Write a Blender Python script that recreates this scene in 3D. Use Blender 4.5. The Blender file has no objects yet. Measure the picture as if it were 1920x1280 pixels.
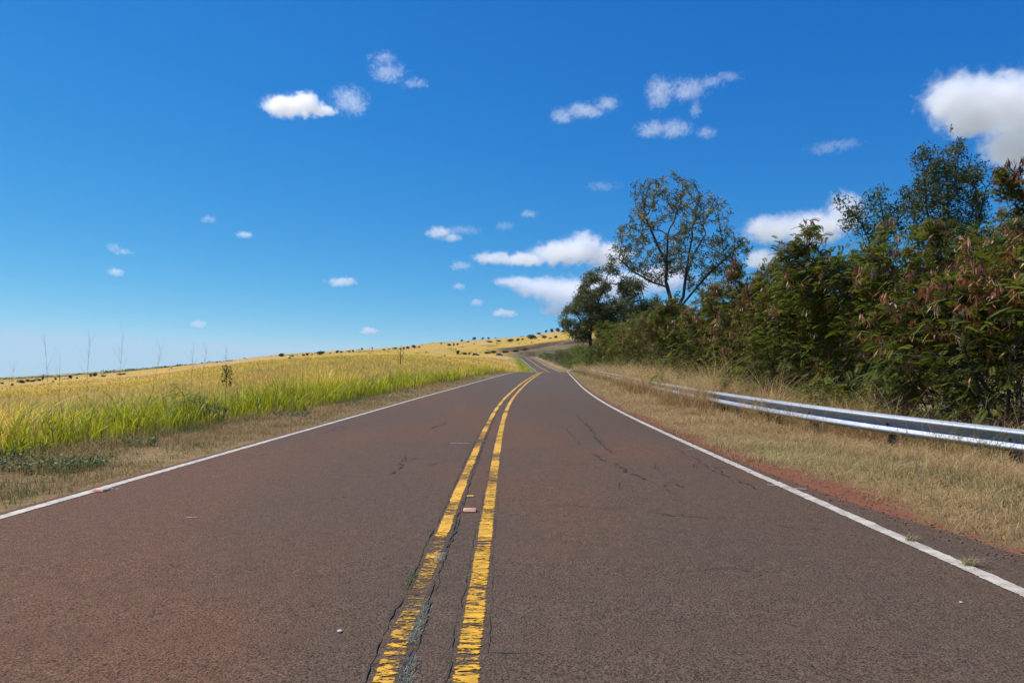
import bpy, bmesh, math, random
import numpy as np
from math import radians, sin, cos, pi
from mathutils import Vector, Matrix

random.seed(7)
rng = np.random.default_rng(7)
SC = bpy.context.scene
COL = SC.collection

# ------------------------------------------------------------------ camera, sky, sun, exposure
EYE = 1.1                       # camera height above the road
cam_d = bpy.data.cameras.new('camera')
cam = bpy.data.objects.new('camera', cam_d); COL.objects.link(cam)
cam.location = (0, 0, EYE); cam.rotation_euler = (radians(90), 0, 0)
cam_d.lens = 24; cam_d.sensor_width = 36
cam_d.shift_y = 68 / 1920
cam_d.clip_start = 0.05; cam_d.clip_end = 80000
SC.camera = cam

SUN_EL, SUN_AZ = radians(58), radians(60)          # azimuth is to the left of the road's direction
world = bpy.data.worlds.new('World'); SC.world = world; world.use_nodes = True
wn = world.node_tree.nodes; wl = world.node_tree.links
wn.clear()
wo = wn.new('ShaderNodeOutputWorld'); wb = wn.new('ShaderNodeBackground')
sky = wn.new('ShaderNodeTexSky'); sky.sky_type = 'NISHITA'; sky.sun_disc = False
sky.sun_elevation = SUN_EL; sky.sun_rotation = -SUN_AZ
sky.altitude = 1500; sky.air_density = 1.0; sky.dust_density = 0.0; sky.ozone_density = 3.0
# the photograph's deep tropical blue: each channel of the sky's radiance follows its own power curve
SKY_K, EXPO = 0.11, 0.30
sp_ = wn.new('ShaderNodeSeparateColor'); cb_ = wn.new('ShaderNodeCombineColor'); wl.new(sky.outputs[0], sp_.inputs[0])
for i_, (g_, k_) in enumerate(((2.1, 0.94), (1.02, 0.775), (0.5, 0.88))):
    m1 = wn.new('ShaderNodeMath'); m1.operation = 'MULTIPLY'; m1.inputs[1].default_value = SKY_K; wl.new(sp_.outputs[i_], m1.inputs[0])
    m2 = wn.new('ShaderNodeMath'); m2.operation = 'POWER'; m2.inputs[1].default_value = g_; wl.new(m1.outputs[0], m2.inputs[0])
    m3 = wn.new('ShaderNodeMath'); m3.operation = 'MULTIPLY'; m3.inputs[1].default_value = k_ / SKY_K / 2 ** EXPO; wl.new(m2.outputs[0], m3.inputs[0])
    m4 = wn.new('ShaderNodeMath'); m4.operation = 'MINIMUM'; m4.inputs[1].default_value = (.42, .64, .89)[i_] / SKY_K / 2 ** EXPO; wl.new(m3.outputs[0], m4.inputs[0])
    wl.new(m4.outputs[0], cb_.inputs[i_])
wl.new(cb_.outputs[0], wb.inputs[0]); wb.inputs[1].default_value = SKY_K
wl.new(wb.outputs[0], wo.inputs[0])

sun_d = bpy.data.lights.new('sun', 'SUN'); sun_d.energy = 4.5; sun_d.angle = radians(0.53)
sun_d.color = (1.0, 0.955, 0.89)
sun = bpy.data.objects.new('sun', sun_d); COL.objects.link(sun)
sd = Vector((-sin(SUN_AZ) * cos(SUN_EL), cos(SUN_AZ) * cos(SUN_EL), sin(SUN_EL)))
sun.rotation_euler = sd.to_track_quat('Z', 'Y').to_euler()
sun.location = (-20, 30, 60)

SC.view_settings.view_transform = 'Standard'; SC.view_settings.look = 'None'
SC.view_settings.exposure = EXPO; SC.view_settings.gamma = 1.0
cy = SC.cycles
cy.use_denoising = True
cy.max_bounces = 16; cy.diffuse_bounces = 3; cy.glossy_bounces = 2; cy.transmission_bounces = 4
cy.transparent_max_bounces = 12; cy.volume_bounces = 16
cy.use_adaptive_sampling = True; cy.adaptive_threshold = 0.015
cy.sample_clamp_indirect = 4.0

# ------------------------------------------------------------------ helpers
F = 1280.0
def P(px, py, Y):
    return np.array(((px - 960) / F * Y, Y, EYE - (py - 708) / F * Y))

def tag(o, label=None, cat=None, group=None, kind=None):
    if label: o['label'] = label
    if cat: o['category'] = cat
    if group: o['group'] = group
    if kind: o['kind'] = kind
    return o

def empty(name, loc=(0, 0, 0), rz=0.0):
    o = bpy.data.objects.new(name, None); COL.objects.link(o)
    o.location = loc; o.rotation_euler = (0, 0, rz); o.empty_display_size = 0.2
    return o

def mesh(name, V, Fc, mat, parent=None, col=None, smooth=False, attrs=None):
    """V (n,3); Fc (m,k) index array, or a list of such arrays; col (n,3) vertex colours"""
    V = np.asarray(V, np.float32)
    fl = Fc if isinstance(Fc, list) else [Fc]
    fl = [np.asarray(f, np.int32) for f in fl if len(f)]
    me = bpy.data.meshes.new(name)
    me.vertices.add(len(V)); me.vertices.foreach_set('co', V.ravel())
    idx = np.concatenate([f.ravel() for f in fl])
    tot = np.concatenate([np.full(len(f), f.shape[1], np.int32) for f in fl])
    start = np.concatenate(([0], np.cumsum(tot)[:-1])).astype(np.int32)
    me.loops.add(len(idx)); me.loops.foreach_set('vertex_index', idx)
    me.polygons.add(len(tot)); me.polygons.foreach_set('loop_start', start)
    me.polygons.foreach_set('loop_total', tot)
    if smooth: me.polygons.foreach_set('use_smooth', np.ones(len(tot), bool))
    if col is not None:
        c = np.ones((len(V), 4), np.float32); c[:, :3] = col
        me.color_attributes.new('Col', 'FLOAT_COLOR', 'POINT').data.foreach_set('color', c.ravel())
    for k, v in (attrs or {}).items():
        me.attributes.new(k, 'FLOAT', 'POINT').data.foreach_set('value', np.asarray(v, np.float32))
    me.update(calc_edges=True)
    if mat: me.materials.append(mat)
    o = bpy.data.objects.new(name, me); COL.objects.link(o)
    if parent is not None: o.parent = parent
    return o

def copy_thing(o, parent=None):
    c = o.copy(); COL.objects.link(c)
    if parent is not None: c.parent = parent
    for ch in list(o.children): copy_thing(ch, c)
    return c

def hash2(ix, iy, s):
    h = np.sin(ix * 127.1 + iy * 311.7 + s * 74.7) * 43758.5453
    return h - np.floor(h)
def vnoise(x, y, s=0):
    ix, iy = np.floor(x), np.floor(y); fx, fy = x - ix, y - iy
    fx = fx * fx * (3 - 2 * fx); fy = fy * fy * (3 - 2 * fy)
    a = hash2(ix, iy, s); b = hash2(ix + 1, iy, s); c = hash2(ix, iy + 1, s); d = hash2(ix + 1, iy + 1, s)
    return (a * (1 - fx) + b * fx) * (1 - fy) + (c * (1 - fx) + d * fx) * fy
def fbm(x, y, s=0, o=4):
    v = 0; a = .5; t = 0
    for k in range(o):
        v = v + a * vnoise(x * 2 ** k, y * 2 ** k, s + k); t += a; a *= .5
    return v / t
def sstep(a, b, x):
    t = np.clip((x - a) / (b - a), 0, 1); return t * t * (3 - 2 * t)

# ------------------------------------------------------------------ materials
class NT:
    """small node-tree helper"""
    def __init__(s, name):
        s.m = bpy.data.materials.new(name); s.m.use_nodes = True
        s.t = s.m.node_tree; s.t.nodes.clear()
        s.out = s.t.nodes.new('ShaderNodeOutputMaterial')
    def n(s, typ, **kw):
        nd = s.t.nodes.new('ShaderNode' + typ)
        for k, v in kw.items():
            if k.startswith('i_'): nd.inputs[k[2:].replace('_', ' ')].default_value = v
            else: setattr(nd, k, v)
        return nd
    def l(s, a, b): s.t.links.new(a, b); return s
    def sock(s, v, nd, i):
        if isinstance(v, (int, float, tuple, list)): nd.inputs[i].default_value = v
        else: s.l(v, nd.inputs[i])
    def math(s, op, a, b=0.0, c=None, clamp=False):
        nd = s.n('Math', operation=op, use_clamp=clamp); s.sock(a, nd, 0); s.sock(b, nd, 1)
        if c is not None: s.sock(c, nd, 2)
        return nd.outputs[0]
    def mix(s, f, a, b, typ='MIX'):
        nd = s.n('Mix', data_type='RGBA', blend_type=typ)
        s.sock(f, nd, 0)
        for v, i in ((a, 6), (b, 7)):
            if isinstance(v, tuple) and len(v) == 3: v = (*v, 1)
            s.sock(v, nd, i)
        return nd.outputs[2]
    def ramp(s, f, a, b, va=0.0, vb=1.0):
        nd = s.n('MapRange', interpolation_type='SMOOTHSTEP')
        s.sock(f, nd, 0); s.sock(a, nd, 1); s.sock(b, nd, 2); s.sock(va, nd, 3); s.sock(vb, nd, 4)
        return nd.outputs[0]
    def coord(s, scale=(1, 1, 1), which='Object'):
        tc = s.n('TexCoord'); mp = s.n('Mapping'); mp.inputs['Scale'].default_value = scale
        s.l(tc.outputs[which], mp.inputs['Vector']); return mp.outputs[0]
    def noise(s, vec, scale, detail=4, rough=.55, dist=0.0):
        nd = s.n('TexNoise'); s.l(vec, nd.inputs['Vector']); nd.inputs['Scale'].default_value = scale
        nd.inputs['Detail'].default_value = detail; nd.inputs['Roughness'].default_value = rough
        nd.inputs['Distortion'].default_value = dist
        return nd.outputs[0]
    def surf(s, sh): s.l(sh, s.out.inputs['Surface']); return s.m

def simple(name, rgb, rough=.6, metal=0.0, vary=0.0, vscale=8, bump=0.0, spec=.5):
    t = NT(name); p = t.n('BsdfPrincipled')
    p.inputs['Roughness'].default_value = rough; p.inputs['Metallic'].default_value = metal
    p.inputs['Specular IOR Level'].default_value = spec
    nz = t.noise(t.coord(), vscale)
    c = t.mix(nz, tuple(v * (1 - vary) for v in rgb), tuple(v * (1 + vary) for v in rgb))
    t.l(c, p.inputs['Base Color'])
    if bump:
        b = t.n('Bump'); b.inputs['Distance'].default_value = bump; t.l(nz, b.inputs['Height']); t.l(b.outputs[0], p.inputs['Normal'])
    return t.surf(p.outputs[0])

def foliage(name, trans=.35, rough=.55, spec=.25, tint=(1, 1, 1)):
    """leaf / blade: colour from the vertices, some light comes through"""
    t = NT(name)
    a = t.n('Attribute', attribute_name='Col')
    c = t.mix(1.0, a.outputs['Color'], tint, 'MULTIPLY')
    p = t.n('BsdfPrincipled'); t.l(c, p.inputs['Base Color'])
    p.inputs['Roughness'].default_value = rough; p.inputs['Specular IOR Level'].default_value = spec
    tr = t.n('BsdfTranslucent'); t.l(c, tr.inputs[0])
    mx = t.n('MixShader'); mx.inputs[0].default_value = trans
    t.l(p.outputs[0], mx.inputs[1]); t.l(tr.outputs[0], mx.inputs[2])
    return t.surf(mx.outputs[0])

def asphalt():
    t = NT('asphalt'); v = t.coord()
    geo = t.coord((1, .35, 1))
    big = t.noise(geo, .30, 3, .5, .5)
    big2 = t.noise(geo, .8, 3, .6)
    mid = t.noise(v, 14, 4, .7)
    fine = t.noise(v, 130, 3, .75)
    grain = t.n('TexVoronoi'); t.l(v, grain.inputs['Vector']); grain.inputs['Scale'].default_value = 120
    sx = t.n('SeparateXYZ'); t.l(v, sx.inputs[0])
    left = t.ramp(sx.outputs[0], .2, -2.0)                       # the left lane carries more red dust
    red = t.math('ADD', t.math('MULTIPLY', t.ramp(big, .42, .60), .80), t.math('MULTIPLY', left, .28))
    red = t.math('ADD', red, t.math('MULTIPLY', t.ramp(big2, .4, .75), .18), clamp=True)
    near = t.ramp(sx.outputs[1], 45.0, 9.0, .25, 1.0)
    red = t.math('MULTIPLY', red, near)
    far_ = t.ramp(sx.outputs[1], 8.0, 45.0)
    c = t.mix(red, t.mix(far_, (.090, .062, .042), (.093, .071, .055)), (.124, .065, .038))
    c = t.mix(t.ramp(mid, .35, .65), c, (.118, .088, .078)) if False else c
    sp = t.ramp(fine, .34, .66, .30, 1.70)
    sp2 = t.ramp(mid, .3, .7, .88, 1.12)
    k = t.math('MULTIPLY', sp, sp2)
    kc = t.n('CombineXYZ'); [t.l(k, kc.inputs[i]) for i in range(3)]
    c = t.mix(1.0, c, kc.outputs[0], 'MULTIPLY')
    pit = t.ramp(t.noise(t.coord((1, .55, 1)), 85, 2, .65), .60, .68)  # small dark pits
    c = t.mix(t.math('MULTIPLY', pit, .65), c, (.012, .009, .008))
    pebble = t.ramp(t.noise(v, 210, 1, .5), .70, .78)
    c = t.mix(t.math('MULTIPLY', pebble, .45), c, (.30, .24, .21))
    p = t.n('BsdfPrincipled'); t.l(c, p.inputs['Base Color'])
    p.inputs['Roughness'].default_value = .85; p.inputs['Specular IOR Level'].default_value = .12
    b = t.n('Bump'); b.inputs['Strength'].default_value = .55; b.inputs['Distance'].default_value = .006
    t.l(t.math('ADD', fine, t.math('MULTIPLY', pit, -.6)), b.inputs['Height']); t.l(b.outputs[0], p.inputs['Normal'])
    return t.surf(p.outputs[0])

def paint(name, rgb, wear, aniso=(9, 42, 1), lo=.30, edge_wear=.25):
    """road paint that has worn through in streaks; 'u' runs 0..1 across the line, 'wear' is stored along it"""
    t = NT(name); v = t.coord(aniso)
    n1 = t.noise(v, 1.0, 5, .7)
    n2 = t.noise(t.coord((38, 75, 1)), 1.0, 4, .75)
    lowf = t.noise(t.coord((.01, .9, 1)), 1.0, 3, .65)
    w = t.n('Attribute', attribute_name='wear').outputs['Fac']
    u = t.n('Attribute', attribute_name='u').outputs['Fac']
    e = t.math('ABSOLUTE', t.math('SUBTRACT', u, .5))
    e = t.ramp(e, .30, .5, 0, edge_wear)
    x = t.math('ADD', t.math('MULTIPLY', n1, .62), t.math('MULTIPLY', n2, .38))
    th = t.math('ADD', t.math('ADD', w, e), t.math('MULTIPLY', t.math('SUBTRACT', lowf, .5), wear))
    keep = t.ramp(t.math('SUBTRACT', x, th), -.015, .03)
    c = t.mix(t.ramp(t.noise(t.coord(), 9, 5, .7), .35, .65), tuple(.62 * q for q in rgb), rgb)
    p = t.n('BsdfPrincipled'); t.l(c, p.inputs['Base Color']); p.inputs['Roughness'].default_value = .6
    tr = t.n('BsdfTransparent'); mx = t.n('MixShader')
    t.l(keep, mx.inputs[0]); t.l(tr.outputs[0], mx.inputs[1]); t.l(p.outputs[0], mx.inputs[2])
    return t.surf(mx.outputs[0])

def ground_mat():
    t = NT('soil_and_grass'); v = t.coord()
    a = t.n('Attribute', attribute_name='Col'); d = t.n('Attribute', attribute_name='edge').outputs['Fac']
    dw = t.n('Attribute', attribute_name='dirtw').outputs['Fac']
    f1 = t.noise(v, 9, 5, .7); f2 = t.noise(v, .35, 5, .65); f3 = t.noise(v, .05, 5, .6); f4 = t.noise(v, 90, 2, .7)
    k = t.math('MULTIPLY', t.ramp(f1, .3, .7, .72, 1.28), t.ramp(f2, .3, .7, .82, 1.18))
    k = t.math('MULTIPLY', k, t.ramp(f4, .3, .7, .8, 1.2))
    kc = t.n('CombineXYZ'); [t.l(k, kc.inputs[i]) for i in range(3)]
    c = t.mix(1.0, a.outputs['Color'], kc.outputs[0], 'MULTIPLY')
    # bare red dirt along the asphalt
    w = t.math('MULTIPLY', dw, t.math('ADD', t.math('MULTIPLY', t.ramp(f1, .3, .7), .9), t.math('MULTIPLY', t.ramp(f2, .35, .65), 1.1)))
    dirt = t.ramp(t.math('SUBTRACT', d, w), .09, -.09)
    dc = t.mix(f1, (.13, .048, .026), (.25, .105, .058))
    dc = t.mix(t.ramp(f4, .55, .75), dc, (.10, .04, .025))
    c = t.mix(dirt, c, dc)
    p = t.n('BsdfPrincipled'); t.l(c, p.inputs['Base Color']); p.inputs['Roughness'].default_value = .95
    p.inputs['Specular IOR Level'].default_value = .1
    b = t.n('Bump'); b.inputs['Strength'].default_value = .8; b.inputs['Distance'].default_value = .03
    t.l(t.math('ADD', f1, t.math('MULTIPLY', f4, .3)), b.inputs['Height']); t.l(b.outputs[0], p.inputs['Normal'])
    return t.surf(p.outputs[0])

M = dict(
    asphalt=asphalt(), ground=ground_mat(),
    grass=foliage('grass_blades', .48, .5, .25), straw=foliage('dry_grass', .44, .6, .2),
    leaf=foliage('koa_leaves', .42, .55, .18), broad=foliage('tree_leaves', .34, .55, .12), weed=foliage('weed_leaves', .25, .6, .15),
    pod=foliage('seed_pods', .28, .45, .4), far=foliage('far_leaves', .15, .6, .2),
    bark=simple('bark', (.075, .058, .047), .9, vary=.4, vscale=6, bump=.01),
    pale_bark=simple('grey_bark', (.12, .098, .082), .9, vary=.45, vscale=7, bump=.01),
    crack=simple('dark_crack', (.040, .030, .025), .95, vary=.3),  # dark brown tone of the cracks and seams in the asphalt
    yellow=paint('yellow_paint', (.74, .385, .004), .50, (9, 30, 1)),
    white=paint('white_paint', (.53, .47, .375), .10, (14, 14, 1), edge_wear=.30),
    steel=simple('galvanised_steel', (.31, .345, .385), .62, .6, vary=.14, vscale=5),
    post=simple('weathered_steel', (.10, .105, .10), .7, .3, vary=.3),
    bolt=simple('rusty_bolt', (.035, .028, .025), .6, .6, vary=.3),
)
HAZE = 2.2e-5
# ------------------------------------------------------------------ the road's course (edges and centre line, metres)
_ye = np.array([-14, -8, 2.4, 5.15, 6.4, 10.5, 18, 24, 28, 35, 42, 60, 75, 89, 105.])
_L = np.array([-3.86, -3.85, -3.84, -3.83, -3.82, -3.79, -3.63, -3.45, -3.22, -2.82, -2.36, -1.1, -.15, .62, 1.9])
_C = np.array([-.24, -.26, -.30, -.33, -.345, -.375, -.33, -.18, .02, .36, .75, 2.0, 3.0, 3.95, 5.1])
_R = np.array([2.25, 2.36, 2.52, 2.56, 2.57, 2.60, 2.76, 3.0, 3.22, 3.6, 4.05, 5.2, 6.2, 7.1, 8.25])
far_c = np.array([(120, 6.2, 1.50), (140, 7.9, 1.40), (160, 9.3, 1.90), (180, 10.1, 2.45), (200, 10.35, 3.0), (230, 10.5, 4.1),
                  (260, 10.2, 5.3), (290, 9.5, 7.2), (320, 8.6, 9.1), (350, 7.9, 10.9), (380, 6.9, 12.5)])
_zr_y = np.array([-14, -8, 0, 5, 10.5, 18, 27, 35, 42, 52, 60, 70, 80, 89, 96, 105])
_zr = np.array([-.16, -.1, .0, .055, .12, .225, .41, .59, .78, 1.05, 1.25, 1.51, 1.73, 1.87, 1.90, 1.78])
def smooth(a, k):
    ker = np.exp(-.5 * (np.arange(-3 * k, 3 * k + 1) / k) ** 2); ker /= ker.sum()
    n = 3 * k; e0 = 2 * a[0] - a[1:n + 1][::-1]; e1 = 2 * a[-1] - a[-n - 1:-1][::-1]
    return np.convolve(np.concatenate((e0, a, e1)), ker, 'valid')
yy = np.arange(-14, 380.01, .5)
cy_all = np.concatenate((_ye, far_c[:, 0]))
c_all = np.concatenate((_C, far_c[:, 1]))
l_all = np.concatenate((_L, far_c[:, 1] - 3.25)); r_all = np.concatenate((_R, far_c[:, 1] + 3.2))
z_y = np.concatenate((_zr_y, far_c[:, 0])); z_all = np.concatenate((_zr, far_c[:, 2]))
def prof(ys, vs): return smooth(np.interp(yy, ys, vs), 9)
LX, CX, RX, ZX = prof(cy_all, l_all), prof(cy_all, c_all), prof(cy_all, r_all), prof(z_y, z_all)
def roadz(y): return np.interp(y, yy, ZX)
def xl(y): return np.interp(y, yy, LX)
def xc(y): return np.interp(y, yy, CX)
def xr(y): return np.interp(y, yy, RX)
_sh = (np.array([-14, 0, 3.9, 4.7, 5.4, 6.4, 8, 400]), np.array([.75, .68, .47, .38, .31, .2, .13, .12]))
def shoulder(y): return np.interp(y, *_sh)
# beyond y = 380 the road swings left round the hillside
_arc = np.array([(6.9, 380, 12.5), (5.6, 392, 13.2), (3.0, 403, 13.8), (-1.5, 413, 14.2), (-8, 421, 14.4), (-17, 428, 14.6),
                 (-30, 434, 14.8), (-60, 441, 15.2), (-110, 446, 15.8)])
_t = np.linspace(0, len(_arc) - 1, 120)
ARC = np.stack([np.interp(_t, np.arange(len(_arc)), _arc[:, k]) for k in range(3)], 1)
ARC = np.stack([smooth(ARC[:, k], 5) for k in range(3)], 1)

# ------------------------------------------------------------------ terrain height: thin-plate spline through surveyed points
_ctl = [(-8, 8, -.1), (-6.5, 14, .12), (-12, 15, -.25), (-25, 15, -.9), (-8, 30, .35), (-20, 30, -.45), (-40, 30, -1.4), (-9, 60, 1.05),
        (-30, 60, -.25), (-75, 60, -2.1), (-8, 100, 2.1), (6.7, 9, -.10), (5.4, 12.4, .07), (5.4, 18, .22), (5.6, 23, .36), (6.6, 40, .78),
        (8.3, 80, 1.72), (12, 12, -.9), (12, 25, -.6), (25, 25, -1.0), (14, 50, .3), (40, 60, 1.0), (14, 80, 1.5), (9, 8, -.45)]
CTL = [np.array(c, float) for c in _ctl]
for q in [(0, 713, 1500), (0, 710.6, 4500), (150, 714, 300), (150, 706, 1300), (150, 703, 3500), (300, 725, 110), (300, 704, 300), (300, 694, 1500), (300, 690.5, 3000),
          (500, 690, 110), (500, 677, 400), (500, 670.5, 1500), (500, 672, 3000), (750, 683, 100), (750, 667, 250), (750, 651, 1300), (750, 656, 2600),
          (860, 683, 120), (880, 681, 160), (930, 683, 200), (900, 662.5, 480), (960, 655, 500), (860, 648, 700), (870, 639, 1300), (870, 648, 2600),
          (990, 642, 650), (1000, 629.5, 1100), (1000, 640, 2500), (1070, 620, 900), (1080, 632.5, 520), (1000, 646.5, 520), (930, 657, 520), (1065, 667, 400),
          (1100, 689, 150), (1140, 680, 200), (1180, 665, 330), (1160, 620, 560), (1300, 610, 900), (1500, 650, 500), (1500, 600, 1500), (1850, 570, 1500), (1850, 640, 400),
          (940, 680, 250), (930, 672, 330), (893, 671, 400), (860, 670, 405), (825, 668.5, 415), (915, 670.5, 395)]:
    CTL.append(P(*q))
CTL = np.array(CTL)
def _uv(x, y):
    yc = np.maximum(y, 8.0); return np.clip(x / yc, -1.3, 1.3) * 3.0, np.log(yc) * .9
_cu, _cv = _uv(CTL[:, 0], CTL[:, 1]); _cw = (CTL[:, 2] - 0) / (CTL[:, 1] + 40)
def _ker(r2): return r2 * np.log(r2 + 1e-9)
_A = _ker((_cu[:, None] - _cu) ** 2 + (_cv[:, None] - _cv) ** 2) + np.eye(len(_cu)) * .004
_Pm = np.stack([np.ones_like(_cu), _cu, _cv], 1)
_S = np.block([[_A, _Pm], [_Pm.T, np.zeros((3, 3))]])
_sol = np.linalg.solve(_S, np.concatenate((_cw, np.zeros(3))))
def tps(x, y):
    x = np.asarray(x, float); y = np.asarray(y, float); u, v = _uv(x, y)
    out = _sol[-3] + _sol[-2] * u + _sol[-1] * v
    for k in range(len(_cu)): out = out + _sol[k] * _ker((u - _cu[k]) ** 2 + (v - _cv[k]) ** 2)
    return out * (np.maximum(y, 8.0) + 40)
def arc_dist(x, y):
    d = np.full(np.shape(x), 1e9); z = np.zeros(np.shape(x))
    for k in range(0, len(ARC)):
        e = np.hypot(x - ARC[k, 0], y - ARC[k, 1]); m = e < d
        d = np.where(m, e, d); z = np.where(m, ARC[k, 2], z)
    return d, z
def road_dist(x, y):
    """signed distance outside the asphalt (negative on it), side (-1 left, 1 right) and the road's height there"""
    yc = np.clip(y, -14, 380)
    dl = xl(yc) - .12 - x; dr = x - (xr(yc) + shoulder(yc))
    d = np.maximum(dl, dr); side = np.where(dl > dr, -1.0, 1.0); z = roadz(yc)
    d = np.where(y > 380, 1e3, d)
    m = (y > 370) & (np.abs(x) < 140) & (y < 470)
    if np.any(m):
        d2 = np.full(np.shape(x), 1e3); z2 = np.zeros(np.shape(x))
        a, b = arc_dist(x[m], y[m]); d2[m] = a - 3.6; z2[m] = b
        q = d2 < d; d = np.where(q, d2, d); z = np.where(q, z2, z)
    return d, side, z
def height(x, y, rough=True):
    x, y = np.broadcast_arrays(np.asarray(x, float), np.asarray(y, float)); x = x.copy(); y = y.copy()
    d, side, zr = road_dist(x, y)
    base = tps(x, y)
    base = np.where(base > 150, 150 + (base - 150) * .10, base)
    if rough:
        amp = np.clip((y - 60) / 400, 0, 1)
        base = base + amp * (fbm(x / 60, y / 60, 3) - .5) * 5 + np.clip(y / 900, 0, 1) * (fbm(x / 260, y / 260, 5) - .5) * 12
        base = base + .10 * (fbm(x / 1.7, y / 1.7, 9) - .5) * np.clip(d / 1.0, 0, 1)
    w = np.clip(1 + y / 60.0, 1, 4)
    t = np.where(side < 0, sstep(.4, 5.0, d / w), sstep(.2, 2.6, d / w))
    return np.where(d < 0, zr - .07, (zr - .03) * (1 - t) + base * t)

def grow_axis(a, b, s0, g, smax=1e9):
    v = [a]; s = s0
    while v[-1] < b: v.append(v[-1] + s); s = min(s * g, smax)
    return v
xs = np.array([-q for q in grow_axis(7, 6000, .45, 1.055)][::-1] + list(np.arange(-6.8, 12.6, .22)) + grow_axis(12.7, 4200, .4, 1.06))
ys_ = np.array(list(np.arange(-14, 16, .35)) + list(np.arange(16, 60, .7)) + list(np.arange(60, 120, 1.5)) + list(np.arange(120, 560, 3.0)) + grow_axis(560, 6500, 5, 1.05))
XX, YY = np.meshgrid(xs, ys_)
ZZ = height(XX, YY)
D, SIDE, _ = road_dist(XX, YY)
# ground colours
nz = fbm(XX / 9, YY / 9, 21); nz2 = fbm(XX / 60, YY / 160, 22); nz3 = fbm(XX / 2.2, YY / 2.2, 23)
def mixc(a, b, t): return np.asarray(a) * (1 - t[..., None]) + np.asarray(b) * t[..., None]
gold = mixc((.56, .365, .075), (.48, .34, .065), sstep(.35, .65, nz))
gold = mixc(gold, (.36, .31, .06), sstep(.50, .72, nz2) * .8)
gold = mixc(gold, (.52, .35, .16), sstep(.52, .70, fbm(XX / 50 + 7, YY / 120, 31)) * .8)
gold = mixc(gold, (.17, .125, .075), sstep(.66, .74, fbm(XX / 55 + 3, YY / 60, 41)) * .75 * np.clip((YY - 150) / 200, 0, 1))
far_l = sstep(900, 2600, YY)
gold = mixc(gold, (.26, .25, .075), far_l * .65) * np.array((.84, .80, .74))
verge = mixc((.17, .115, .05), (.25, .165, .075), nz3)
verge = mixc(verge, (.13, .15, .05), sstep(.55, .7, nz) * .5)
near_road = 1 - sstep(1.8, 3.2, D)
CG = mixc(gold, verge, near_road)
right = (XX > xr(np.clip(YY, -14, 380)) + 2.4) & (YY < 330) & (D > 2.4)
CG = np.where(right[..., None], mixc((.20, .145, .07), (.31, .22, .10), nz3), CG)
# cut bank right of the far road: dry brown
px = 960 + XX / np.maximum(YY, 5) * F
bank_top = 8.0 + .0
d_arc = np.minimum(D, 1e3)
bank = sstep(-1, 3, D) * sstep(378, 402, YY + np.clip(XX, -60, 60) * .25) * (1 - sstep(500, 522, YY - np.clip(20 - XX, -80, 80) * .55)) * sstep(-14, 6, XX + (YY - 430) * .10)
CG = mixc(CG, mixc((.070, .052, .022), (.165, .118, .060), sstep(.42, .66, fbm(XX / 14, YY / 20, 51))), bank)
rf = (XX > xr(np.clip(YY, -14, 380)) + 4.0) & (XX < 75) & (YY > 95) & (YY < 440)
CG = np.where(rf[..., None], mixc((.075, .075, .03), (.13, .10, .055), nz3), CG)
CG = mixc(CG, (.13, .17, .03), ((XX < xl(np.clip(YY, -14, 380))) & (YY > 110) & (YY < 385)) * (1 - sstep(1.5, 7.0, D)) * .9)
nx, ny = len(xs), len(ys_)
ii = (np.arange(ny - 1)[:, None] * nx + np.arange(nx - 1)).ravel()
quads = np.stack([ii, ii + 1, ii + nx + 1, ii + nx], 1)
ground = mesh('ground', np.stack([XX, YY, ZZ], -1).reshape(-1, 3), quads, M['ground'], col=CG.reshape(-1, 3), smooth=True,
              attrs={'edge': D.ravel(), 'dirtw': np.where(SIDE > 0, np.interp(YY, [6, 9, 20, 60], [.44, .36, .20, .07]), .07).ravel()})
tag(ground, 'sloping open ground of dry golden pasture and roadside soil', 'ground', kind='structure')

seam = simple('sea_water', (.03, .08, .14), .25)
sea = mesh('sea', [(-60000, -2000, -180), (60000, -2000, -180), (60000, 70000, -180), (-60000, 70000, -180)], np.array([[0, 1, 2, 3]]), seam)
tag(sea, 'distant flat sea far below the pasture', 'sea', kind='structure')

# ------------------------------------------------------------------ road sheet and its markings
def ribbon(name, Lp, Rp, mat, parent=None, attrs=True, wear=None, nacross=1):
    n = len(Lp); ts = np.linspace(0, 1, nacross + 1)
    V = np.concatenate([(Lp * (1 - t) + Rp * t)[:, None] for t in ts], 1).reshape(-1, 3)
    k = nacross + 1
    q = (np.arange(n - 1)[:, None] * k + np.arange(nacross)).ravel()
    Q = np.stack([q, q + 1, q + k + 1, q + k], 1)
    at = {'u': np.tile(ts, n), 'wear': np.repeat(wear if wear is not None else np.full(n, .3), k)} if attrs else None
    return mesh(name, V, Q, mat, parent, smooth=True, attrs=at)
yr = np.concatenate((np.arange(-14, 30, .25), np.arange(30, 380.1, 1.0)))
def on_road(xf, y, dz=0.0):
    return np.stack([xf, y, roadz(y) + dz], 1)
rag_l = .05 * (fbm(yr * 1.3, yr * 0, 61) - .5) + .03 * (fbm(yr * 6, yr * 0, 62) - .5)
rag_r = .10 * (fbm(yr * 1.1, yr * 0, 63) - .5) + .05 * (fbm(yr * 6, yr * 0, 64) - .5)
RL = on_road(xl(yr) - .13 + rag_l, yr); RR = on_road(xr(yr) + shoulder(yr) + rag_r, yr)
tang = np.gradient(ARC, axis=0); nrm = np.stack([-tang[:, 1], tang[:, 0], 0 * tang[:, 0]], 1); nrm /= np.linalg.norm(nrm, axis=1)[:, None]
RL = np.concatenate((RL, (ARC + nrm * 3.4)[2:])); RR = np.concatenate((RR, (ARC - nrm * 3.3)[2:]))
road = ribbon('road', RL, RR, M['asphalt'], attrs=False, nacross=4)
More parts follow.
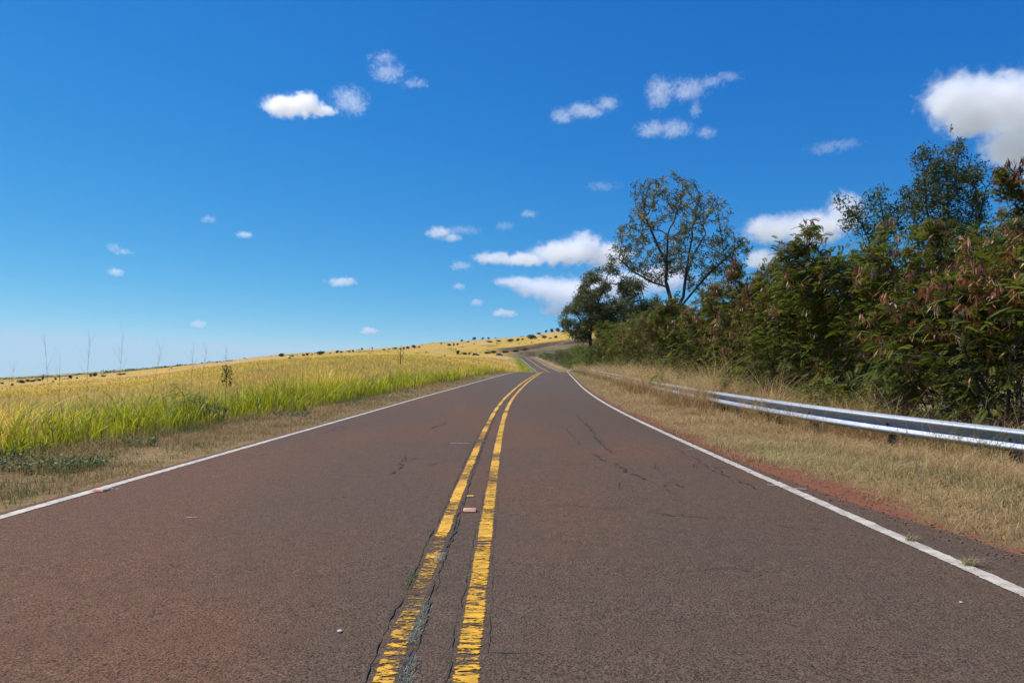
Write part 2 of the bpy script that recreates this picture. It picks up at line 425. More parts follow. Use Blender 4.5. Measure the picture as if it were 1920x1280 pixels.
tag(road, 'worn reddish brown two lane asphalt road running over a rise', 'road', kind='structure')

LIFT = .004
def line(name, xf, w, mat, wearf, ys, label=None, jag=0.0, seed=0):
    j1 = jag * (fbm(ys * 9, ys * 0, seed) - .5); j2 = jag * (fbm(ys * 9, ys * 0, seed + 1) - .5)
    o = ribbon(name, on_road(xf - w / 2 + j1, ys, LIFT), on_road(xf + w / 2 + j2, ys, LIFT), mat, road, wear=wearf, nacross=2)
    if label: o['label'] = label
    return o
yl = np.concatenate((np.arange(-10, 20, .05), np.arange(20, 379, .5)))
farw = np.clip((yl - 6) / 40, 0, 1)
line('edge_line', xl(yl) + .0, .115 + .10 * np.clip((yl - 60) / 200, 0, 1), M['white'], np.full(len(yl), .28), yl, 'white line along the left edge', .012, 71)
line('edge_line', xr(yl) - .0, .115 + .10 * np.clip((yl - 60) / 200, 0, 1), M['white'], np.full(len(yl), .30), yl, 'white line along the right edge', .014, 73)
wl_ = .455 + .17 * (fbm(yl * .9, yl * 0, 81, 3) - .5) * 2 - farw * .10
wr_ = .468 + .08 * (fbm(yl * .8, yl * 0, 83, 3) - .5) * 2 - farw * .10
line('centre_line', xc(yl) - .145, .116 + .05 * np.clip((yl - 60) / 200, 0, 1), M['yellow'], wl_, yl, 'left yellow line, patchy and cracked', .02, 75)
line('centre_line', xc(yl) + .145, .126 + .05 * np.clip((yl - 60) / 200, 0, 1), M['yellow'], wr_, yl, 'right yellow line, worn in cross streaks', .01, 77)
ta = ARC[3:-3]; na = nrm[3:-3]; up = np.array((0, 0, LIFT * 3))
for k, lab in ((3.2, None), (-3.1, None)):
    o = ribbon('edge_line', ta + na * (k + .12) + up, ta + na * (k - .12) + up, M['white'], road, wear=np.full(len(ta), .1))

# cracks: thin dark ribbons lying on the asphalt
def crack(pts, w, seed, wob=.03, branch=0):
    r = np.random.default_rng(seed); pts = np.array(pts, float)
    seg = np.concatenate(([0], np.cumsum(np.hypot(*np.diff(pts, axis=0).T)))); n = max(8, int(seg[-1] / .045))
    s = np.linspace(0, seg[-1], n); x = np.interp(s, seg, pts[:, 0]); y = np.interp(s, seg, pts[:, 1])
    tx = np.gradient(x); ty = np.gradient(y); l = np.hypot(tx, ty) + 1e-9; nx_, ny_ = -ty / l, tx / l
    off = wob * ((fbm(s * 3.1, s * 0, seed, 3) - .5) * 2 + .6 * (vnoise(s * 14, s * 0, seed + 5) - .5) * 1.6 + .5 * (vnoise(s * 37, s * 0, seed + 6) - .5))
    x += nx_ * off; y += ny_ * off
    ww = w * (.05 + 1.7 * vnoise(s * 13, s * 0, seed + 9) ** 1.5) * np.minimum(1, np.minimum(s, seg[-1] - s) / .12 + .12)
    L_ = np.stack([x + nx_ * ww / 2, y + ny_ * ww / 2, roadz(y) + .008], 1); R_ = np.stack([x - nx_ * ww / 2, y - ny_ * ww / 2, roadz(y) + .008], 1)
    n = len(L_); V = np.concatenate((L_[:, None], R_[:, None]), 1).reshape(-1, 3); q = np.arange(n - 1) * 2
    return V, np.stack([q, q + 1, q + 3, q + 2], 1)
def gpt(px_, py_):
    """the spot on the road seen at a pixel"""
    ysol = np.arange(1.5, 90, .01); pyv = 708 + (EYE - roadz(ysol)) / ysol * F
    y = ysol[np.argmin(np.abs(pyv - py_))]; return ((px_ - 960) / F * y, y)
def merge(parts):
    V, Q, o = [], [], 0
    for v, q in parts: V.append(v); Q.append(q + o); o += len(v)
    return np.concatenate(V), np.concatenate(Q)
ck = []
for pl, w in [
    ([(1082, 778), (1105, 800), (1112, 815), (1138, 838), (1148, 850)], .035), ([(1112, 850), (1135, 864), (1160, 875), (1195, 892), (1205, 902)], .035),
    ([(1060, 800), (1075, 822), (1090, 835)], .018), ([(1270, 840), (1300, 858), (1335, 882), (1360, 895), (1430, 918)], .018),
    ([(1338, 870), (1352, 890)], .014), ([(1225, 870), (1250, 895), (1292, 922)], .012),
    ([(940, 944), (1060, 948), (1180, 957), (1300, 968), (1480, 976), (1560, 980)], .012), ([(1210, 960), (1300, 969), (1340, 972)], .016),
    ([(560, 826), (700, 829), (850, 831), (935, 832)], .012), ([(600, 812), (640, 800), (700, 795), (735, 786)], .022), ([(440, 862), (520, 848), (600, 842)], .014),
    ([(800, 806), (830, 795), (838, 788)], .03), ([(718, 892), (745, 878), (758, 862), (764, 852)], .03),
    ([(345, 982), (388, 988)], .012), ([(300, 1055), (330, 1061), (350, 1060)], .010),
    ([(900, 1215), (1010, 1222), (1100, 1216)], .008), ([(1290, 1070), (1360, 1066), (1430, 1080)], .008), ([(1000, 770), (1030, 775)], .02)]:
    ck.append(crack([gpt(*q) for q in pl], w * .68, len(ck) * 17 + 100, .065))
rb = np.random.default_rng(77)
for k, (v, q) in enumerate(ck):
    parts = [(v, q)]
    for b in range(rb.integers(1, 4) if len(v) > 30 else 0):     # short side branches
        i = rb.integers(4, len(v) - 4); p = v[i, :2]; d = v[min(i + 4, len(v) - 1), :2] - v[max(i - 4, 0), :2]; a = math.atan2(d[1], d[0]) + rb.choice([-1, 1]) * rb.uniform(.5, 1.1); L = rb.uniform(.15, .5) * (1 + p[1] / 15)
        parts.append(crack([p, p + np.array((cos(a), sin(a))) * L * .5, p + np.array((cos(a + .3), sin(a + .3))) * L], .009, 900 + k * 7 + b, .03))
    v, q = merge(parts); mesh('crack', v, q, M['crack'], road)
# the seams that follow the yellow lines, and the short cross cracks that cut them
seams = []
yv = np.arange(1.2, 24, .5)
for k, (off, w, y1) in enumerate(((-.215, .007, 22), (-.082, .010, 20), (-.066, .009, 16), (.078, .0035, 14), (.212, .0025, 10))):
    q = yv[yv < y1]; seams.append(crack(np.stack([xc(q) + off, q], 1), w, 300 + k * 31, .014))
v, q = merge(seams); mesh('crack', v, q, M['crack'], road)
rr = np.random.default_rng(5); cross = []
y = 1.6
while y < 18:
    cross.append(crack([(xc(y) - .215, y + rr.uniform(-.02, .02)), (xc(y) - .15, y + rr.uniform(-.02, .02)), (xc(y) - .08, y + rr.uniform(-.03, .03))], .013, int(y * 1000), .012))
    y += rr.uniform(.13, .34) * (1 + y / 10)
y = 1.55
while y < 14:
    cross.append(crack([(xc(y) + .075, y + rr.uniform(-.01, .01)), (xc(y) + .215, y + rr.uniform(-.01, .01))], .010, int(y * 1300), .008))
    y += rr.uniform(.10, .26) * (1 + y / 10)
v, q = merge(cross); o = mesh('crack', v, q, M['crack'], road)
# ------------------------------------------------------------------ guard rail on the right
_rp = np.array([(9.6, -1.0), (8.9, 2.0), (7.7, 6.0), (6.70, 9.15), (5.9, 10.9), (5.5, 12.4), (5.35, 15), (5.42, 18), (5.55, 22), (5.95, 30), (6.65, 40), (7.5, 60), (8.5, 85), (9.0, 100), (9.3, 112)])
_rz = np.array([(-1, -.1), (2, .05), (6, .28), (9.15, .43), (10.9, .52), (12.4, .60), (15, .67), (18, .73), (22, .82), (30, .98), (40, 1.20), (60, 1.72), (85, 2.20), (100, 2.36), (112, 2.1)])
ry = np.arange(-1, 112, .1)
rx = smooth(np.interp(ry, _rp[:, 1], _rp[:, 0]), 12); rz = smooth(np.interp(ry, _rz[:, 0], _rz[:, 1]), 12)
RS = np.concatenate(([0], np.cumsum(np.sqrt(np.diff(rx) ** 2 + np.diff(ry) ** 2))))
def rail_at(s):
    x, y, z = np.interp(s, RS, rx), np.interp(s, RS, ry), np.interp(s, RS, rz)
    e = .2; tx = np.interp(s + e, RS, rx) - np.interp(s - e, RS, rx); ty = np.interp(s + e, RS, ry) - np.interp(s - e, RS, ry)
    l = np.hypot(tx, ty); return x, y, z, tx / l, ty / l
W_PROF = np.array([(.000, .156), (.018, .153), (.052, .130), (.076, .116), (.083, .100), (.077, .082), (.050, .058), (.012, .024), (.000, .010), (.000, -.010),
                   (.012, -.024), (.050, -.058), (.077, -.082), (.083, -.100), (.076, -.116), (.052, -.130), (.018, -.153), (.000, -.156)])
s_bolt = np.interp(10.9, ry, RS)                     # a bolt stands where the photograph shows it; the others every 1.905 m
PST = 1.905
k0 = int(np.floor(s_bolt / PST)); s_first = s_bolt - k0 * PST
rail = empty('guard_rail', (5.5, 12.4, height(5.5, 12.4).item()))
tag(rail, 'galvanised steel guard rail running along the right verge behind dry grass', 'guard rail')
def local(V): return np.asarray(V, float) - np.array(rail.location)
seg_l = 2 * PST; kk = 0
s = s_first - PST * 0 + .15
while s < RS[-1] - 1:
    e = min(s + seg_l + .32, RS[-1]); n = max(2, int((e - s) / .4))
    ss = np.linspace(s, e, n + 1); x, y, z, tx, ty = rail_at(ss)
    out = .0035 * np.linspace(0, 1, n + 1)           # each beam laps over the next
    dent = .012 * (fbm(ss * .8, ss * 0, 90) - .5)
    V = []
    for d, h in np.concatenate((W_PROF, (W_PROF - np.array((.004, 0)))[::-1])):
        nxx, nyy = -ty, tx                           # towards the road
        V.append(np.stack([x + nxx * (d + out + dent), y + nyy * (d + out + dent), z - .156 + h * np.ones_like(z)], 1))
    V = np.stack(V, 1); m = V.shape[1]; q = np.arange(n)[:, None] * m; j = np.arange(m)
    Q = np.stack([q + j, q + (j + 1) % m, q + m + (j + 1) % m, q + m + j], -1).reshape(-1, 4)
    mesh('beam', local(V.reshape(-1, 3)), Q, M['steel'], rail, smooth=True)
    s += seg_l; kk += 1
def box(cx_, cy_, z0, z1, hx, hy, ax, ay):
    """upright box, ax/ay the direction along the rail"""
    px_, py_ = -ay, ax; V = []
    for zz in (z0, z1):
        for a, b in ((-1, -1), (1, -1), (1, 1), (-1, 1)):
            V.append((cx_ + ax * hx * a + px_ * hy * b, cy_ + ay * hx * a + py_ * hy * b, zz))
    return np.array(V), np.array([(3, 2, 1, 0), (4, 5, 6, 7), (0, 1, 5, 4), (1, 2, 6, 5), (2, 3, 7, 6), (3, 0, 4, 7)])
s = s_first
while s < RS[-1] - .3:
    x, y, z, tx, ty = (float(v) for v in rail_at(s))
    ox, oy = x + ty * .11, y - tx * .11
    g = float(height(ox, oy))
    parts = [box(ox + tx * t, oy + ty * t, g - .35, z - .02, .004 if t else .05, .055 if t else .004, tx, ty) for t in (-.05, 0, .05)]   # an I-section post
    parts.append(box(x + ty * .045, y - tx * .045, z - .31, z - .03, .045, .035, tx, ty))
    V, Q = merge(parts); mesh('post', local(V), Q, M['post'], rail)
    r = .019; a = np.linspace(0, 2 * pi, 9)[:-1]
    V = np.concatenate([np.stack([x - ty * dd + tx * r * f * np.cos(a), y + tx * dd + ty * r * f * np.cos(a), z - .156 + r * f * np.sin(a)], 1) for dd, f in ((.004, 1.25), (.012, 1.1), (.017, .6))])
    q = np.arange(8); Q4 = np.concatenate([np.stack([q + o, (q + 1) % 8 + o, (q + 1) % 8 + 8 + o, q + 8 + o], 1) for o in (0, 8)])
    mesh('bolt', local(V), [Q4, np.array([[16, 17, 18, 19, 20, 21, 22, 23]])], M['bolt'], rail)
    s += PST

# ------------------------------------------------------------------ grass: every blade a bent strip, a whole stand is one object
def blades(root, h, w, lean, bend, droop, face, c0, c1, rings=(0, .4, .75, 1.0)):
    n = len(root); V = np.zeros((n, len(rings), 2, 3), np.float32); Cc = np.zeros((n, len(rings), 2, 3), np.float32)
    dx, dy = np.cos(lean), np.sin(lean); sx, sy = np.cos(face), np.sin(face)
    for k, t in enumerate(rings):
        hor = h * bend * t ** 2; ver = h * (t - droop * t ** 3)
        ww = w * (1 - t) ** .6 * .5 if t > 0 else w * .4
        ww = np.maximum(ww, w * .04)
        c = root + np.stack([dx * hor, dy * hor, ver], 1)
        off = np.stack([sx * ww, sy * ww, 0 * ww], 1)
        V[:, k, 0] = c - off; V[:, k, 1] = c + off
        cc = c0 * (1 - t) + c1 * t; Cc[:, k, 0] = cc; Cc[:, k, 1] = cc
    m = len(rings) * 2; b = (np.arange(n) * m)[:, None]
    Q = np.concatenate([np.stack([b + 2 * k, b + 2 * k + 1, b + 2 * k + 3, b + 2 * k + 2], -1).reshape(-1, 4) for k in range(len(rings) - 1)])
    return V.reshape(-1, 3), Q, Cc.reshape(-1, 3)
class Stand:
    def __init__(s): s.V, s.Q, s.C, s.o = [], [], [], 0
    def add(s, v, q, c): s.V.append(v); s.Q.append(q + s.o); s.C.append(c); s.o += len(v)
    def build(s, name, mat, parent=None): return mesh(name, np.concatenate(s.V), np.concatenate(s.Q), mat, parent, col=np.concatenate(s.C))
def pick(cols, n, jit=.15, wts=None):
    cols = np.array(cols, float); i = rng.choice(len(cols), n, p=wts)
    return cols[i] * rng.uniform(1 - jit, 1 + jit, (n, 1)) * rng.uniform(.94, 1.06, (n, 3))
def seen(x, y, m=1.15): return np.abs(x) < .75 * m * y + 3.5
def scatter(x0, x1, y0, y1, dens):
    n = int((x1 - x0) * (y1 - y0) * dens); return rng.uniform(x0, x1, n), rng.uniform(y0, y1, n)

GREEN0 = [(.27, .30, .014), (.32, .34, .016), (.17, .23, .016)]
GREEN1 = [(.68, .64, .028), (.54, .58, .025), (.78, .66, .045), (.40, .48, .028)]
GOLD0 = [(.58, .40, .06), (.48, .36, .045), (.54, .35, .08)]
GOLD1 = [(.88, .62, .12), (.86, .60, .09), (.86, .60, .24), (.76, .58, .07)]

tall = Stand(); golden = Stand()
for (y0, y1, dens, wmul, xmax) in ((3.5, 9, 210, 1.0, 14), (9, 16, 190, 1.0, 17), (16, 28, 95, 1.35, 26), (28, 50, 42, 2.0, 42), (50, 95, 15, 3.2, 60), (95, 170, 4.2, 5.5, 120), (170, 330, 1.0, 10, 150)):
    x, y = scatter(-xmax, min(12, 8), y0, y1, dens)
    foot = xl(y) - 1.95 - .65 * (fbm(y / 3.0, y * 0, 101) - .5) * 2 - .2
    foot = np.where(y > 110, xl(y) - 1.5, foot)
    dep = foot - x                                            # metres into the stand
    ok = (dep > 0) & seen(x, y) & (y < 400)
    x, y, dep = x[ok], y[ok], dep[ok]; n = len(x)
    cl = np.clip((fbm(x / .8, y / .8, 103, 3) - .5) * 2.3 + .5, 0, 1); cl2 = np.clip((fbm(x / 2.6, y / 3.6, 104, 3) - .5) * 1.9 + .5, 0, 1)
    g = 1 - sstep(1.3, 4.2, dep + (cl2 - .5) * 4.2)              # 1 green, 0 golden
    g = np.where(y > 60, g * .85, g)
    keep = rng.uniform(0, 1, n) < np.where(dep < 3.5, 1.0, .62) * np.clip(.30 + 1.2 * cl, 0, 1)
    x, y, dep, g, cl, cl2 = (a[keep] for a in (x, y, dep, g, cl, cl2)); n = len(x)
    isg = rng.uniform(0, 1, n) < g
    root = np.stack([x, y, height(x, y) - .03], 1)
    tallness = np.clip(.62 + .25 * dep, .5, 1.0) * (.62 + .60 * cl) * np.where(dep > 3, .70, 1.0) * (.78 + .42 * cl2) * np.interp(y, [5, 10, 20], [.66, .72, .98])
    h = rng.uniform(.62, 1.25, n) * tallness * np.where(isg, 1.0, .92)
    w = (.009 + .034 * rng.beta(1.4, 2.2, n)) * wmul
    lean = rng.uniform(0, 2 * pi, n) * .55 + rng.choice([0.1, 0.1, pi - .3], n) ; bend = rng.beta(1.6, 2.4, n) * .95
    droop = np.clip(bend * rng.uniform(.2, .75, n), 0, .6)
    face = rng.uniform(0, pi, n)
    mx_ = rng.uniform(0, 1, (n, 1)) < .10
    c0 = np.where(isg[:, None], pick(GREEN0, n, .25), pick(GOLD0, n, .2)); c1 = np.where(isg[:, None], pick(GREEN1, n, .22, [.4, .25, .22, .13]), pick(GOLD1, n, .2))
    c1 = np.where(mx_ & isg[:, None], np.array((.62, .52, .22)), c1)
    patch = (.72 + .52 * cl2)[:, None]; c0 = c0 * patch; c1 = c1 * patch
    rg = (0, .4, .75, 1.0) if y0 < 50 else (0, .6, 1.0)
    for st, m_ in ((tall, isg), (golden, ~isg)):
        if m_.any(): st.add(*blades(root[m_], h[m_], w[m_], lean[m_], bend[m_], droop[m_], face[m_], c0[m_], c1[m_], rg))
# feathery seed heads over the golden grass
for (y0, y1, dens, wmul, xmax) in ((8, 20, 26, 1, 20), (20, 45, 10, 1.8, 40), (45, 110, 2.6, 3.4, 90)):
    x, y = scatter(-xmax, -6, y0, y1, dens); ok = (xl(y) - 4.0 - x > 0) & seen(x, y); x, y = x[ok], y[ok]; n = len(x)
    root = np.stack([x, y, height(x, y)], 1); h = rng.uniform(.6, .95, n)
    golden.add(*blades(root, h, np.full(n, .006 * wmul), rng.uniform(0, 6.28, n), rng.uniform(.05, .4, n), rng.uniform(0, .15, n), rng.uniform(0, pi, n), pick([(.36, .25, .12)], n), pick([(.66, .47, .26), (.56, .36, .22)], n)))
o = tall.build('tall_grass', M['grass']); tag(o, 'tall yellow green guinea grass standing along the left verge', 'grass', kind='stuff')
o = golden.build('pasture_grass', M['grass']); tag(o, 'dry golden grass covering the pasture left of the road', 'grass', kind='stuff')

# a few long bent blades that stand out of the left edge
arch = Stand(); n = 240
y = rng.uniform(5.5, 15, n); x = xl(y) - 2.5 - rng.uniform(0, 1.6, n); root = np.stack([x, y, height(x, y)], 1)
arch.add(*blades(root, rng.uniform(.95, 1.5, n), rng.uniform(.011, .02, n), rng.choice([.1, -.3, .3, 3.0], n) + rng.normal(0, .3, n), rng.uniform(.25, .9, n), rng.uniform(.25, .6, n), rng.uniform(0, pi, n),
                  pick([(.12, .17, .015), (.16, .19, .02)], n), pick([(.42, .42, .06), (.62, .56, .22), (.35, .38, .04)], n), rings=(0, .25, .5, .7, .85, 1.0)))
o = arch.build('arching_grass', M['grass']); tag(o, 'long arching pale tipped blades rising out of the left roadside grass', 'grass', kind='stuff')

DRY0 = [(.20, .135, .055), (.24, .17, .075), (.15, .11, .045)]
DRY1 = [(.50, .34, .15), (.42, .27, .11), (.58, .42, .20), (.36, .28, .11)]
left_v = Stand()
for (y0, y1, dens, wmul) in ((3.6, 8, 1500, 1), (8, 14, 1100, 1.1), (14, 26, 420, 1.7), (26, 55, 120, 3), (55, 100, 30, 5)):
    x, y = scatter(-8.2, 1.5, y0, y1, dens); dep = xl(y) - .16 - x
    ok = (dep > .02) & (dep < 2.9) & seen(x, y); x, y, dep = x[ok], y[ok], dep[ok]; n = len(x)
    cl = fbm(x / .5, y / .5, 111, 3); c2 = fbm(x / 1.6, y / 2.4, 112, 3)
    k = rng.uniform(0, 1, n) < np.clip(dep / .25, 0, 1) * np.clip(cl * 1.9 - .25, .1, 1); x, y, dep, cl, c2 = x[k], y[k], dep[k], cl[k], c2[k]; n = len(x)
    root = np.stack([x, y, height(x, y) - .01], 1)
    h = rng.uniform(.05, .16, n) * (.5 + cl) * np.clip(.55 + dep * .45, 0, 1.5)
    gr = (rng.uniform(0, 1, n) < sstep(.50, .66, c2) * .75 + .12 * (dep > 1.7))[:, None]
    c0 = np.where(gr, pick([(.09, .12, .03)], n), pick(DRY0, n)); c1 = np.where(gr, pick([(.20, .22, .06), (.15, .20, .07)], n), pick(DRY1, n))
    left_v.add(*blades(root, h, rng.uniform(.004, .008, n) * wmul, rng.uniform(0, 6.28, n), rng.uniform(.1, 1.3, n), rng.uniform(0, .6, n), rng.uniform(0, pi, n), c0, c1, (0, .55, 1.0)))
o = left_v.build('mown_verge', M['straw']); tag(o, 'short mown brown grass strip between the left white line and the tall grass', 'grass', kind='stuff')

right_v = Stand(); wisp = Stand()
def rail_x(y): return np.interp(y, ry, rx)
for (y0, y1, dens, wmul) in ((3.2, 7.5, 1250, 1), (7.5, 13, 900, 1.1), (13, 24, 420, 1.6), (24, 48, 130, 2.8), (48, 112, 28, 5)):
    x, y = scatter(2.6, 13.5, y0, y1, dens); dep = x - (xr(y) + shoulder(y)) - np.interp(y, [6, 9, 20, 60], [.30, .24, .12, .04]) * np.clip(.5 + 2.4 * (fbm(y / .8, y * 0, 121) - .5) + 1.4 * (vnoise(x * 9, y * 9, 126) - .5), 0, 3)
    rd = rail_x(y) - x
    ok = (dep > 0) & (rd > -2.6) & seen(x, y); x, y, dep, rd = x[ok], y[ok], dep[ok], rd[ok]; n = len(x)
    cl = fbm(x / .55, y / .55, 122, 3); c2 = fbm(x / 1.8, y / 2.2, 123, 3)
    k = rng.uniform(0, 1, n) < np.clip(dep / .18, .25, 1) * np.clip(cl * 2.0 - .2, .15, 1); x, y, dep, rd, cl, c2 = (a[k] for a in (x, y, dep, rd, cl, c2)); n = len(x)
    root = np.stack([x, y, height(x, y) - .01], 1)
    h = rng.uniform(.06, .19, n) * (.5 + cl) * np.clip(.6 + dep * .35, 0, 1.7)
    gz = sstep(.48, .62, c2) * .55 * np.clip((11 - y) / 4, 0.1, 1) * np.clip(dep - .5, 0, 1)
    gr = (rng.uniform(0, 1, n) < gz)[:, None]
    c0 = np.where(gr, pick([(.10, .14, .035)], n), pick(DRY0, n) * 1.35); c1 = np.where(gr, pick([(.20, .26, .07), (.26, .27, .10)], n), pick([(.80, .53, .24), (.70, .44, .19), (.86, .63, .33), (.60, .45, .25)], n)) * (.75 + .6 * cl)[:, None]
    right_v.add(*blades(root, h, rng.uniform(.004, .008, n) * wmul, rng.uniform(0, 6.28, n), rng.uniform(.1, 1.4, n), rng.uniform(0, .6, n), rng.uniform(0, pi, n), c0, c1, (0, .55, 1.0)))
o = right_v.build('dry_verge', M['straw']); tag(o, 'short dry straw coloured grass on the right verge beside the red dirt', 'grass', kind='stuff')
# tall wispy straw growing in and around the rail, thick behind it and in front from 13 m on
for (y0, y1, dens, wmul) in ((5, 13, 520, 1), (13, 24, 560, 1.2), (24, 48, 200, 2.0), (48, 80, 75, 3.4), (80, 112, 25, 3.4)):
    x, y = scatter(3.6, 13.5, y0, y1, dens); rd = rail_x(y) - x
    cl = np.clip((fbm(x / .9, y / 1.3, 131, 3) - .5) * 2 + .5, 0, 1); infront = np.clip((y - 12.0) / 5, 0.0, 1)
    pr = np.where(rd > 0, (1 - sstep(.1, .3 + 1.0 * infront, rd)) * (.16 + .8 * infront * np.clip((fbm(y / 1.9, y * 0, 133, 2) - .5) * 5 + .42 + np.clip((y - 38) / 10, 0, 1.5), .03, 1)), 1 - sstep(1.2, 2.6, -rd)) * np.clip(cl * 2.2 - .45, .03, 1)
    ok = (rng.uniform(0, 1, len(x)) < pr) & seen(x, y) & (x > xr(y) + .8); x, y, rd, cl = x[ok], y[ok], rd[ok], cl[ok]; n = len(x)
    root = np.stack([x, y, height(x, y) - .02], 1)
    h = rng.uniform(.45, 1.2, n) * (.55 + .8 * cl) * np.where(rd > 0, .92, 1.12) * np.interp(y, [9, 13, 18, 60], [.8, 1.0, 1.3, 1.3])
    gr = (rng.uniform(0, 1, n) < np.where(y < 9, .35, .04))[:, None]
    c0 = np.where(gr, pick([(.10, .13, .03)], n), pick([(.32, .21, .085), (.25, .16, .065)], n)); c1 = np.where(gr, pick([(.28, .30, .08)], n), pick([(.82, .56, .25), (.70, .45, .18), (.88, .66, .35)], n))
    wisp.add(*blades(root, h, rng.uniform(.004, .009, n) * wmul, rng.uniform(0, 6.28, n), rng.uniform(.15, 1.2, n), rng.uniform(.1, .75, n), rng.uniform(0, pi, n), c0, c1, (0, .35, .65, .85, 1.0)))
# strands that have grown up in front of the nearest beams
for yc_, n, gp in ((9.55, 130, .25), (10.1, 40, .1), (9.1, 90, .55), (12.3, 90, .05), (13.1, 120, .05)):
    y = rng.normal(yc_, .28, n); x = rail_x(y) - rng.uniform(.10, .38, n); root = np.stack([x, y, height(x, y) - .02], 1); gr = rng.uniform(0, 1, (n, 1)) < gp
    wisp.add(*blades(root, rng.uniform(.3, .95, n), rng.uniform(.004, .009, n), rng.uniform(0, 6.28, n), rng.uniform(.15, .9, n), rng.uniform(.1, .6, n), rng.uniform(0, pi, n), np.where(gr, pick([(.10, .14, .03)], n), pick([(.22, .14, .055)], n)),
                      np.where(gr, pick([(.24, .30, .07)], n), pick([(.66, .43, .18), (.52, .32, .13)], n)), (0, .35, .65, .85, 1.0)))
o = wisp.build('tall_straw', M['straw']); tag(o, 'tall tangled dry straw growing around and behind the guard rail', 'grass', kind='stuff')
# ------------------------------------------------------------------ trees and shrubs: grown by space colonisation
def colonise(att, trunk, step, infl, kill, itmax=140, seed=0, up=0.08):
    """trunk: list of polylines (lists of points); returns nodes, parent index"""
    r = np.random.default_rng(seed)
    N, par = [], []
    for pl in trunk:
        pl = np.array(pl, float); prev = -1
        if N:
            d = np.linalg.norm(np.array(N) - pl[0], axis=1); prev = int(np.argmin(d))
        for a, b in zip(pl[:-1], pl[1:]):
            m = max(1, int(np.linalg.norm(b - a) / step))
            for k in range(m):
                p = a + (b - a) * (k / m)
                if prev >= 0 and np.linalg.norm(p - N[prev]) < step * .3: continue
                N.append(p); par.append(prev); prev = len(N) - 1
        N.append(pl[-1]); par.append(prev)
    nodes = np.array(N); par = list(par); att = np.array(att)
    grown = np.zeros(0, int)
    best = np.full(len(att), 1e9); who = np.zeros(len(att), int); fresh = 0
    for it in range(itmax):
        new = nodes[fresh:]
        if len(new) == 0: break
        d = np.linalg.norm(att[:, None] - new[None], axis=2); j = d.argmin(1); dm = d[np.arange(len(att)), j]
        m = dm < best; best = np.where(m, dm, best); who = np.where(m, j + fresh, who)
        alive = best > kill; att, best, who = att[alive], best[alive], who[alive]
        if len(att) == 0: break
        act = best < infl
        if not act.any():
            infl *= 1.3; fresh = len(nodes)
            act = best < infl
            if not act.any(): fresh = len(nodes) - 1; continue
        acc = np.zeros_like(nodes); dirs = att[act] - nodes[who[act]]; dirs /= np.linalg.norm(dirs, axis=1)[:, None] + 1e-9
        np.add.at(acc, who[act], dirs); src = np.unique(who[act])
        grown = np.concatenate((grown, np.zeros(len(nodes) - len(grown), int))); src = src[grown[src] < 3]; grown[src] += 1
        if len(src) == 0: break
        v = acc[src]; v /= np.linalg.norm(v, axis=1)[:, None] + 1e-9
        v += r.normal(0, .12, v.shape); v[:, 2] += up; v /= np.linalg.norm(v, axis=1)[:, None]
        fresh = len(nodes); nodes = np.concatenate((nodes, nodes[src] + v * step)); par += list(src)
    return nodes, np.array(par)
def radii(nodes, par, tip, power=2.3, rmax=9):
    r = np.zeros(len(nodes)); nch = np.bincount(par[par >= 0], minlength=len(nodes))
    acc = np.where(nch == 0, tip ** power, 0.0)
    for i in range(len(nodes) - 1, -1, -1):
        if par[i] >= 0: acc[par[i]] += acc[i]
    return np.minimum(acc ** (1 / power), rmax), nch
def tubes(nodes, par, r, sides=5, rmin=0.0, flare=None):
    c = np.where((par >= 0) & (r >= rmin))[0]; p = par[c]; a, b = nodes[p], nodes[c]
    ra = np.minimum(r[p], r[c] * 1.25); rb = r[c]
    d = b - a; L = np.linalg.norm(d, axis=1)[:, None] + 1e-9; d = d / L
    ref = np.where(np.abs(d[:, 2:3]) > .9, np.array([[1., 0, 0]]), np.array([[0, 0, 1.]])); u = np.cross(d, ref); u /= np.linalg.norm(u, axis=1)[:, None]; w = np.cross(d, u)
    an = np.arange(sides) / sides * 2 * pi; n = len(c)
    ring = u[:, None] * np.cos(an)[None, :, None] + w[:, None] * np.sin(an)[None, :, None]
    A = (a - d * ra[:, None] * .2)[:, None] + ring * ra[:, None, None]; B = (b + d * rb[:, None] * .2)[:, None] + ring * rb[:, None, None]
    V = np.concatenate((A, B), 1).reshape(-1, 3); base = (np.arange(n) * 2 * sides)[:, None]; j = np.arange(sides)
    Q = np.stack([base + j, base + (j + 1) % sides, base + sides + (j + 1) % sides, base + sides + j], -1).reshape(-1, 4)
    return V, Q
def unit(v): return v / (np.linalg.norm(v, axis=-1, keepdims=True) + 1e-9)
def leaf_quads(c, d, up, length, width, col, fold=.0):
    """one lens-shaped leaf (2 quads) per row"""
    s = unit(np.cross(d, up)); n = np.cross(s, d); L, W = length[:, None], width[:, None]
    V = np.stack([c, c + d * L * .45 + s * W * .5 + n * W * fold, c + d * L * .45 - s * W * .5 + n * W * fold, c + d * L], 1)
    b = (np.arange(len(c)) * 4)[:, None]
    T = np.concatenate([b + np.array([[0, 1, 3]]), b + np.array([[0, 3, 2]])])
    return V.reshape(-1, 3), T, np.repeat(col, 4, 0)
